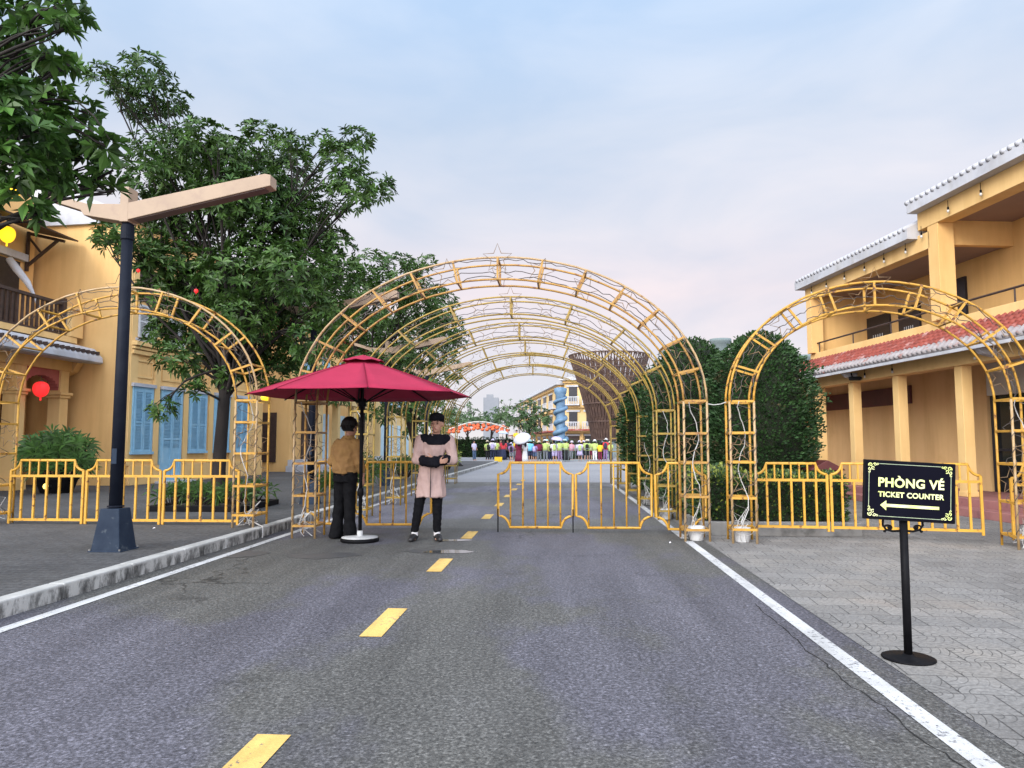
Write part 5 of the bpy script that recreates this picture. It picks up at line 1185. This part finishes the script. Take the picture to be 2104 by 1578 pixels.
for a_, tx in ((aR, -.045), (aL, .055)):
    mb = MB(); mb.cap_(a_+V((0, .0, -.012)), a_+V((0, 0, .05)), .045, .046); mb.build('sock', M['sock'], p1, True)
    shoe(p1, (a_.x, a_.y+.03, 0), (a_.x+tx, a_.y-.19, 0), M['shoe'])

# the person in the mustard shirt behind the parasol pole, seen from behind on the right side
p2 = thing('person', 'person in mustard shirt and black flared trousers standing behind the parasol pole', 'person', (-2.30, 10.15, 0), 0)
hd = V((.06, .0, 1.53)); fdir = V((.62, .75, -.10)).normalized()
B = MB(); r_, f_, u_ = head_prims(B, hd, fdir, 1.12); B.cap_((.03, 0, 1.34), (.045, .0, 1.46), .056, .052, 12)
B.loft([(.0, 0, .86, .15, .11), (0, 0, 1.0, .14, .105), (.0, 0, 1.15, .155, .115), (.015, 0, 1.28, .17, .11), (.025, 0, 1.36, .12, .08), (.03, 0, 1.39, .06, .055)], 18)
sN, sF = V((.16, -.05, 1.30)), V((-.13, .06, 1.30)); eN, eF = V((.20, -.06, 1.05)), V((-.19, .03, 1.06)); wN, wF = V((.24, .02, .86)), V((-.14, .20, .96))
for s_, e_, w_ in ((sN, eN, wN), (sF, eF, wF)): B.cap_(s_, e_, .05, .043); B.cap_(e_, w_, .042, .03)
add_hand(B, wN+V((0, 0, -.02)), V((.10, .12, -1)), V((.2, 1, .1)), V((-1, .2, 0)), .95, .5); add_hand(B, wF, V((.4, 1, -.1)), V((.2, 0, 1)), V((1, -.3, 0)), .95, .5)
hN, hF = V((.07, -.02, .86)), V((-.07, .02, .86)); kN, kF = V((.075, -.03, .47)), V((-.085, .05, .47)); aN, aF = V((.085, -.04, .08)), V((-.13, .06, .08))
for h_, k_, a_ in ((hN, kN, aN), (hF, kF, aF)): B.cap_(h_, k_, .085, .058); B.cap_(k_, a_, .056, .038); B.cap_(a_+V((0, .0, -.03)), a_+V((.08, .10, -.045)), .036, .026)
remesh(B, 'body', M['skindark'], p2, .0085, 3); face_bits(p2, hd, r_, f_, u_)
mb = MB(); mb.ell((0, 0, 0), .105, .125, .125, 18)
for i in range(len(mb.v)):
    v_ = V(mb.v[i]); v_.z = max(v_.z, .02 if v_.y > .035 else -.09); mb.v[i] = tuple(hd + r_*v_.x + f_*(v_.y-.022) + u_*(v_.z+.028))
hr = random.Random(2)
for k in range(160):
    v_ = rvec(hr).normalized(); v_.z = abs(v_.z)*.9-.25 if v_.y < .2 else abs(v_.z)
    p_ = hd + r_*v_.x*.100 + f_*(v_.y*.118-.022) + u_*(v_.z*.118+.028); d_ = (r_*v_.x*.5 + f_*(v_.y*.4) - u_*.7).normalized(); mb.leaf(p_, d_, r_*v_.x+f_*v_.y+u_*v_.z, .05, .018, 0, .1)
mb.build('hair', M['hair'], p2)
mb = MB(); mb.loft([(0, 0, .90, .175, .135), (.0, 0, .95, .185, .145), (.0, 0, 1.05, .172, .13), (.0, 0, 1.16, .178, .13), (.015, 0, 1.27, .192, .125), (.025, 0, 1.345, .15, .095), (.03, 0, 1.385, .075, .065)], 24)
for s_, e_, w_ in ((sN, eN, wN), (sF, eF, wF)): mb.cap_(s_, e_, .068, .060, 12); mb.cap_(e_, e_+(w_-e_)*.55, .060, .052, 12)
for i in range(len(mb.v)):
    x, y, z = mb.v[i]; mb.v[i] = (x + .006*math.sin(31*z+9*x), y + .006*math.sin(27*z+11*x), z)
remesh(mb, 'shirt', M['olivebrown'], p2, .010, 2, .013, (9, 9, 8))
mb = MB(); mb.lathe([(.078, 1.372), (.086, 1.385), (.074, 1.415), (.066, 1.412), (.070, 1.38)], (.033, 0, 0), 18, cap=False); mb.build('collar', M['olivebrown'], p2, True)
mb = MB(); mb.loft([(0, 0, .875, .168, .128), (0, 0, .915, .172, .132)], 24); mb.build('belt', M['black'], p2, True)
mb = MB(); mb.loft([(0, 0, .78, .168, .13), (0, 0, .87, .164, .125)], 20)
for h_, k_, a_ in ((hN, kN, aN), (hF, kF, aF)):
    mb.cap_(h_, k_, .092, .076, 12); n_ = 14
    mb.loft([(a_.x*1.0, a_.y, .02, .098, .108), ((a_.x+k_.x)/2, (a_.y+k_.y)/2, .26, .076, .082), (k_.x, k_.y, .50, .074, .078)], n_)
remesh(mb, 'trousers', M['trouser'], p2, .011, 3, .009, (10, 10, 6))
shoe(p2, (.07, -.06, 0), (.20, .09, 0), M['shoe']); shoe(p2, (-.14, .04, 0), (-.02, .19, 0), M['shoe'])

# the crowd on the plaza: bodies copied from one template, clothes and hair of their own colours
def tmpl_body():
    B = MB(); B.ell((0, 0, 1.53), .085, .10, .12, 10); B.cap_((0, 0, 1.36), (0, 0, 1.46), .055, .05, 8)
    B.loft([(0, 0, .84, .15, .11), (0, 0, 1.0, .14, .10), (0, 0, 1.2, .17, .11), (0, 0, 1.33, .17, .09), (0, 0, 1.38, .06, .06)], 12)
    for s_ in (-1, 1):
        B.cap_((s_*.19, 0, 1.31), (s_*.235, -.02, 1.06), .05, .042, 8); B.cap_((s_*.235, -.02, 1.06), (s_*.20, -.12, .90), .04, .03, 8); B.ell((s_*.19, -.14, .86), .03, .05, .06, 8)
        B.cap_((s_*.08, 0, .84), (s_*.095, -.01, .47), .085, .06, 8); B.cap_((s_*.095, -.01, .47), (s_*.10, .01, .08), .055, .04, 8); B.cap_((s_*.10, .02, .05), (s_*.11, -.13, .04), .045, .04, 8)
    o = remesh(B, 'body', M['skin'], None, .03, 2); me = o.data; bpy.data.objects.remove(o); return me
ME_B = tmpl_body()
def tm(fn): mb = MB(); fn(mb); me = mb.mesh('m', True); return me
def shirt_(mb):
    mb.loft([(0, 0, .82, .185, .14), (0, 0, 1.0, .17, .13), (0, 0, 1.2, .195, .135), (0, 0, 1.33, .19, .11), (0, 0, 1.40, .07, .07)], 12)
    for s_ in (-1, 1): mb.cap_((s_*.19, 0, 1.31), (s_*.225, -.01, 1.12), .07, .065, 8)
def trous_(mb):
    mb.loft([(0, 0, .72, .17, .13), (0, 0, .86, .165, .125)], 12)
    for s_ in (-1, 1): mb.cap_((s_*.08, 0, .82), (s_*.095, -.01, .47), .10, .075, 8); mb.cap_((s_*.095, -.01, .47), (s_*.10, .01, .12), .075, .06, 8)
def shorts_(mb):
    mb.loft([(0, 0, .72, .17, .13), (0, 0, .86, .165, .125)], 12)
    for s_ in (-1, 1): mb.cap_((s_*.08, 0, .82), (s_*.10, 0, .52), .105, .095, 8)
def skirt_(mb): mb.loft([(0, 0, .50, .27, .24), (0, 0, .70, .22, .18), (0, 0, .90, .165, .125)], 14)
def dress_(mb): mb.loft([(0, 0, .06, .30, .28), (0, 0, .40, .25, .22), (0, 0, .75, .20, .16), (0, 0, .95, .165, .125)], 14)
def hair_(mb): mb.ell((0, .015, 1.575), .098, .112, .105, 10); mb.ell((0, .06, 1.50), .085, .06, .10, 10)
def longhair_(mb): hair_(mb); mb.loft([(0, .09, 1.12, .09, .04), (0, .09, 1.3, .11, .05), (0, .07, 1.55, .095, .06)], 10)
def cap_m(mb): mb.lathe([(.115, 1.575), (.112, 1.63), (.085, 1.68), (.03, 1.70)], n=14); mb.lathe([(.03, 1.572), (.19, 1.56), (.19, 1.568), (.03, 1.58)], n=16)
def pack_(mb): mb.cap_((0, .19, .98), (0, .19, 1.22), .13, .12, 10)
TM = dict(shirt=tm(shirt_), trousers=tm(trous_), shorts=tm(shorts_), skirt=tm(skirt_), long_skirt=tm(dress_), hair=tm(hair_), long_hair=tm(longhair_), hat=tm(cap_m), backpack=tm(pack_))
COL = dict(lavender=(.52, .48, .62), lime=(.42, .52, .16), white=(.68, .68, .68), black=(.012, .012, .014), navy=(.02, .025, .06), red=(.50, .04, .05), maroon=(.16, .012, .04), blue=(.16, .48, .70), purple=(.26, .16, .32), grey=(.18, .19, .21), teal=(.35, .58, .55), pink=(.60, .28, .34), yellow=(.72, .48, .03), lilac=(.42, .36, .55), hair=(.012, .01, .01), cream=(.6, .52, .4), jeans=(.07, .11, .19))
CM = {k: mat('cloth_'+k, v_, None, 6, .85) for k, v_ in COL.items()}
def crowd(px, pyf, h, label, shirt, low, lowc, hatc=None, hair='hair', pack=None, face=0., z=0., dist=None):
    d = dist or 1.3*1500/(pyf-912); q = at(px, 912, d); s_ = h/1.7
    t = thing('person', label, 'person', (q.x, d, z), face, 'visitors on the plaza'); kx = .92+.24*((px*37) % 11)/11; t.scale = (s_*kx, s_*kx, s_); t.rotation_euler.x = .05*math.sin(px*1.7); t.rotation_euler.y = .05*math.sin(px*2.9)
    def add(nm, me, m):
        o = bpy.data.objects.new(nm, me.copy() if m else me); C.objects.link(o); o.parent = t
        if m: o.data.materials.clear(); o.data.materials.append(m); o.data.name = nm
    add('body', ME_B, None)
    add('shirt', TM['shirt'], CM[shirt]); add(low, TM[low], CM[lowc]); add('hair', TM[hair], CM['hair'])
    if hatc: add('hat', TM['hat'], CM[hatc])
    if pack: add('backpack', TM['backpack'], CM[pack])
    return t
b = math.pi
crowd(975, 946, 1.62, 'visitor in lavender shirt and grey trousers walking alone left of the crowd', 'lavender', 'trousers', 'jeans', None, face=.9)
crowd(1002, 945, 1.60, 'visitor in lime shirt and black trousers at the left end of the crowd', 'lime', 'trousers', 'black', 'cream', pack='black', face=b+.4)
crowd(1011, 945, 1.72, 'visitor in white shirt with lavender hat near the left end of the crowd', 'white', 'trousers', 'navy', 'lavender', pack='lilac', face=b)
crowd(1021, 944, 1.66, 'visitor in lime shirt and navy trousers left of the pale blue sunshade', 'lime', 'trousers', 'navy', None, face=b-.4)
crowd(1033, 945, 1.68, 'visitor in red shirt and long navy skirt under the pale blue sunshade', 'red', 'long_skirt', 'navy', None, hair='long_hair', face=b)
crowd(1044, 944, 1.70, 'visitor all in dark navy right of the pale blue sunshade', 'navy', 'trousers', 'black', None, face=.5)
crowd(1051, 948, 1.42, 'short visitor in purple shirt with lavender hat before the dark clothed group', 'purple', 'shorts', 'grey', 'lavender', pack='black', face=b)
crowd(1066, 950, 1.62, 'visitor in long maroon dress holding the large white parasol', 'maroon', 'long_skirt', 'maroon', None, hair='long_hair', face=b)
crowd(1078, 950, 1.56, 'visitor in long white dress with black hair down the back', 'white', 'long_skirt', 'white', None, hair='long_hair', face=b+.3)
crowd(1090, 948, 1.62, 'visitor in bright blue shirt with teal hat and navy shorts', 'blue', 'shorts', 'navy', 'teal', face=b)
crowd(1099, 948, 1.40, 'child in purple shirt beside the bright blue shirt', 'purple', 'shorts', 'jeans', None, pack='lilac', face=b-.2)
crowd(1108, 947, 1.56, 'visitor in maroon top and grey trousers right of the bright blue shirt', 'maroon', 'trousers', 'grey', 'cream', face=b+.2)
crowd(1121, 947, 1.66, 'visitor in lime shirt with white hat and grey trousers in mid crowd', 'lime', 'trousers', 'grey', 'white', face=b)
crowd(1131, 946, 1.50, 'visitor in lime shirt with black backpack left of the lavender sunshade', 'lime', 'trousers', 'navy', None, pack='black', face=b)
crowd(1140, 949, 1.60, 'visitor in white shirt and lilac shorts under the lavender sunshade', 'white', 'shorts', 'lilac', None, pack='lime', face=b)
crowd(1151, 948, 1.66, 'visitor in lime shirt with teal hat and purple trousers', 'lime', 'trousers', 'purple', 'teal', face=b)
crowd(1164, 948, 1.66, 'visitor in lime shirt and long black skirt right of the lavender sunshade', 'lime', 'long_skirt', 'black', 'teal', face=b-.3)
crowd(1173, 945, 1.56, 'visitor in pink shirt with lavender hat behind the barrier', 'pink', 'trousers', 'grey', 'lavender', face=.3)
crowd(1183, 944, 1.50, 'small visitor in grey shirt behind the barrier', 'grey', 'trousers', 'black', None, face=b)
crowd(1192, 948, 1.56, 'visitor in lavender shirt with yellow backpack and lilac skirt', 'lavender', 'skirt', 'lilac', 'lavender', pack='lime', face=b)
crowd(1204, 947, 1.66, 'visitor in lime shirt with big black backpack and cream hat', 'lime', 'shorts', 'black', 'cream', pack='black', face=b)
crowd(1213, 946, 1.60, 'visitor in lime shirt and maroon shorts near the tunnel posts', 'lime', 'shorts', 'maroon', None, face=b+.3)
crowd(1222, 947, 1.64, 'visitor in lime shirt with white hat and white trousers', 'lime', 'trousers', 'white', 'white', face=b)
crowd(1233, 947, 1.48, 'visitor in yellow shirt and maroon trousers left of the red shirt', 'yellow', 'trousers', 'maroon', None, face=b)
crowd(1243, 946, 1.76, 'visitor in red shirt with white hat by the tunnel posts', 'red', 'trousers', 'purple', 'white', pack='navy', face=b-.3)
crowd(1255, 946, 1.52, 'visitor in lime shirt seen between the tunnel posts on the right', 'lime', 'trousers', 'navy', 'cream', face=b)
for px, h, lb_, a_, b_, c_, hat in ((1006, 1.6, 'visitor in grey shirt behind the lime and white shirts at the left end', 'grey', 'trousers', 'black', None), (1028, 1.72, 'visitor in maroon shirt behind the pale blue sunshade', 'maroon', 'trousers', 'navy', None),
        (1058, 1.66, 'visitor in teal shirt half hidden behind the white parasol', 'teal', 'trousers', 'grey', 'white'), (1084, 1.66, 'visitor in white shirt with lavender hat between the white dress and the blue shirt', 'white', 'trousers', 'jeans', 'lavender'),
        (1095, 1.7, 'visitor in pink shirt behind the bright blue shirt', 'pink', 'trousers', 'black', 'white'), (1115, 1.6, 'visitor in lavender shirt behind the maroon top', 'lavender', 'trousers', 'grey', None), (1126, 1.7, 'visitor in cream shirt with teal hat in the back row', 'cream', 'trousers', 'navy', 'teal'),
        (1146, 1.62, 'visitor in navy shirt behind the lavender sunshade', 'navy', 'trousers', 'black', None), (1158, 1.7, 'visitor in white shirt with cream hat in the back row', 'white', 'trousers', 'black', 'cream'), (1178, 1.6, 'visitor in teal shirt at the far side of the barrier', 'teal', 'trousers', 'grey', 'white'),
        (1198, 1.6, 'visitor in maroon shirt behind the lavender and lime shirts', 'maroon', 'trousers', 'navy', 'lavender'), (1208, 1.7, 'visitor in blue shirt between the two lime shirts on the right', 'blue', 'trousers', 'black', 'white'), (1228, 1.62, 'visitor in black shirt behind the yellow shirt', 'black', 'trousers', 'grey', None), (1238, 1.56, 'visitor in white shirt with lilac hat left of the red shirt', 'white', 'trousers', 'purple', 'lilac')):
    crowd(px, 943.2-random.random()*.8, h, lb_, a_, b_, c_, hat, face=random.choice((b, b+.5, .4, b-.6)))
st = thing('low_stage', 'low wooden stage behind the crowd', 'stage', (at(1056, 912, 60).x, 60, 0))
mb = MB(); mb.box(-1.0, 1.0, -.4, .9, .74, .86)
mb.build('deck', M['darkwood'], st)
for x in (-.9, .9):
    for y in (-.3, .8):
        mb = MB(); mb.box(x-.05, x+.05, y-.05, y+.05, 0, .74); mb.build('leg', M['darkwood'], st)
crowd(1060, 950, 1.62, 'performer in yellow costume with black hair raised above the crowd on the stage', 'yellow', 'long_skirt', 'yellow', None, z=.86, dist=60, face=.2)
def sunshade(px, py, d, r, label, c, tilt):
    q = at(px, py, d); t = thing('sunshade', label, 'umbrella', q, 0); t.rotation_euler = (tilt[0], tilt[1], 0)
    mb = MB(); mb.lathe([(r*math.sin(a_), r*.62*(math.cos(a_)-1)) for a_ in [.02+1.45*i/8 for i in range(9)]], n=16, cap=False); o = mb.build('canopy', c, t, True); s_ = o.modifiers.new('s', 'SOLIDIFY'); s_.thickness = .01
    mb = MB(); mb.tube([(0, 0, .06), (0, 0, -.95)], .012, 6); mb.build('shaft', M['black'], t); return t
sunshade(1034, 885, 58.0, .42, 'pale blue sunshade held above the left part of the crowd', mat('shade_blue', (.50, .60, .70), None, 3, .7, trans=.2), (0, .1))
sunshade(1070, 894, 50.5, .62, 'large white sunshade tilted over the maroon dress', mat('shade_white', (.62, .62, .66), None, 3, .7, trans=.2), (.55, -.35))
sunshade(1145, 897, 52.4, .42, 'lavender sunshade in the middle of the crowd', mat('shade_lilac', (.55, .50, .72), None, 3, .7, trans=.2), (.15, .1))
br = thing('crowd_barrier', 'grey metal crowd barrier before the right part of the crowd', 'barrier', (at(1182, 912, 52).x, 52, 0))
mb = MB(); mb.tube([(-1.2, 0, .12), (-1.2, 0, .95), (1.2, 0, .95), (1.2, 0, .12)], .02, 6, closed=True)
for k in range(9): mb.tube([(-1.0+.25*k, 0, .12), (-1.0+.25*k, 0, .95)], .014, 5)
mb.build('frame', M['stonegrey'], br)
for x in (-1, 1):
    mb = MB(); mb.tube([(x, -.3, .02), (x, 0, .12), (x, .3, .02)], .022, 5); mb.build('foot', M['cable'], br)
cr = thing('crate', 'yellow plastic crate on the ground left of the crowd', 'crate', (at(1024, 912, 54).x, 54, 0))
mb = MB(); mb.box(-.28, .28, -.2, .2, 0, .04); mb.box(-.28, .28, -.2, -.17, .041, .34); mb.box(-.28, .28, .17, .2, .041, .34); mb.box(-.28, -.25, -.169, .169, .041, .34); mb.box(.25, .28, -.169, .169, .041, .34); mb.build('body', CM['yellow'], cr)
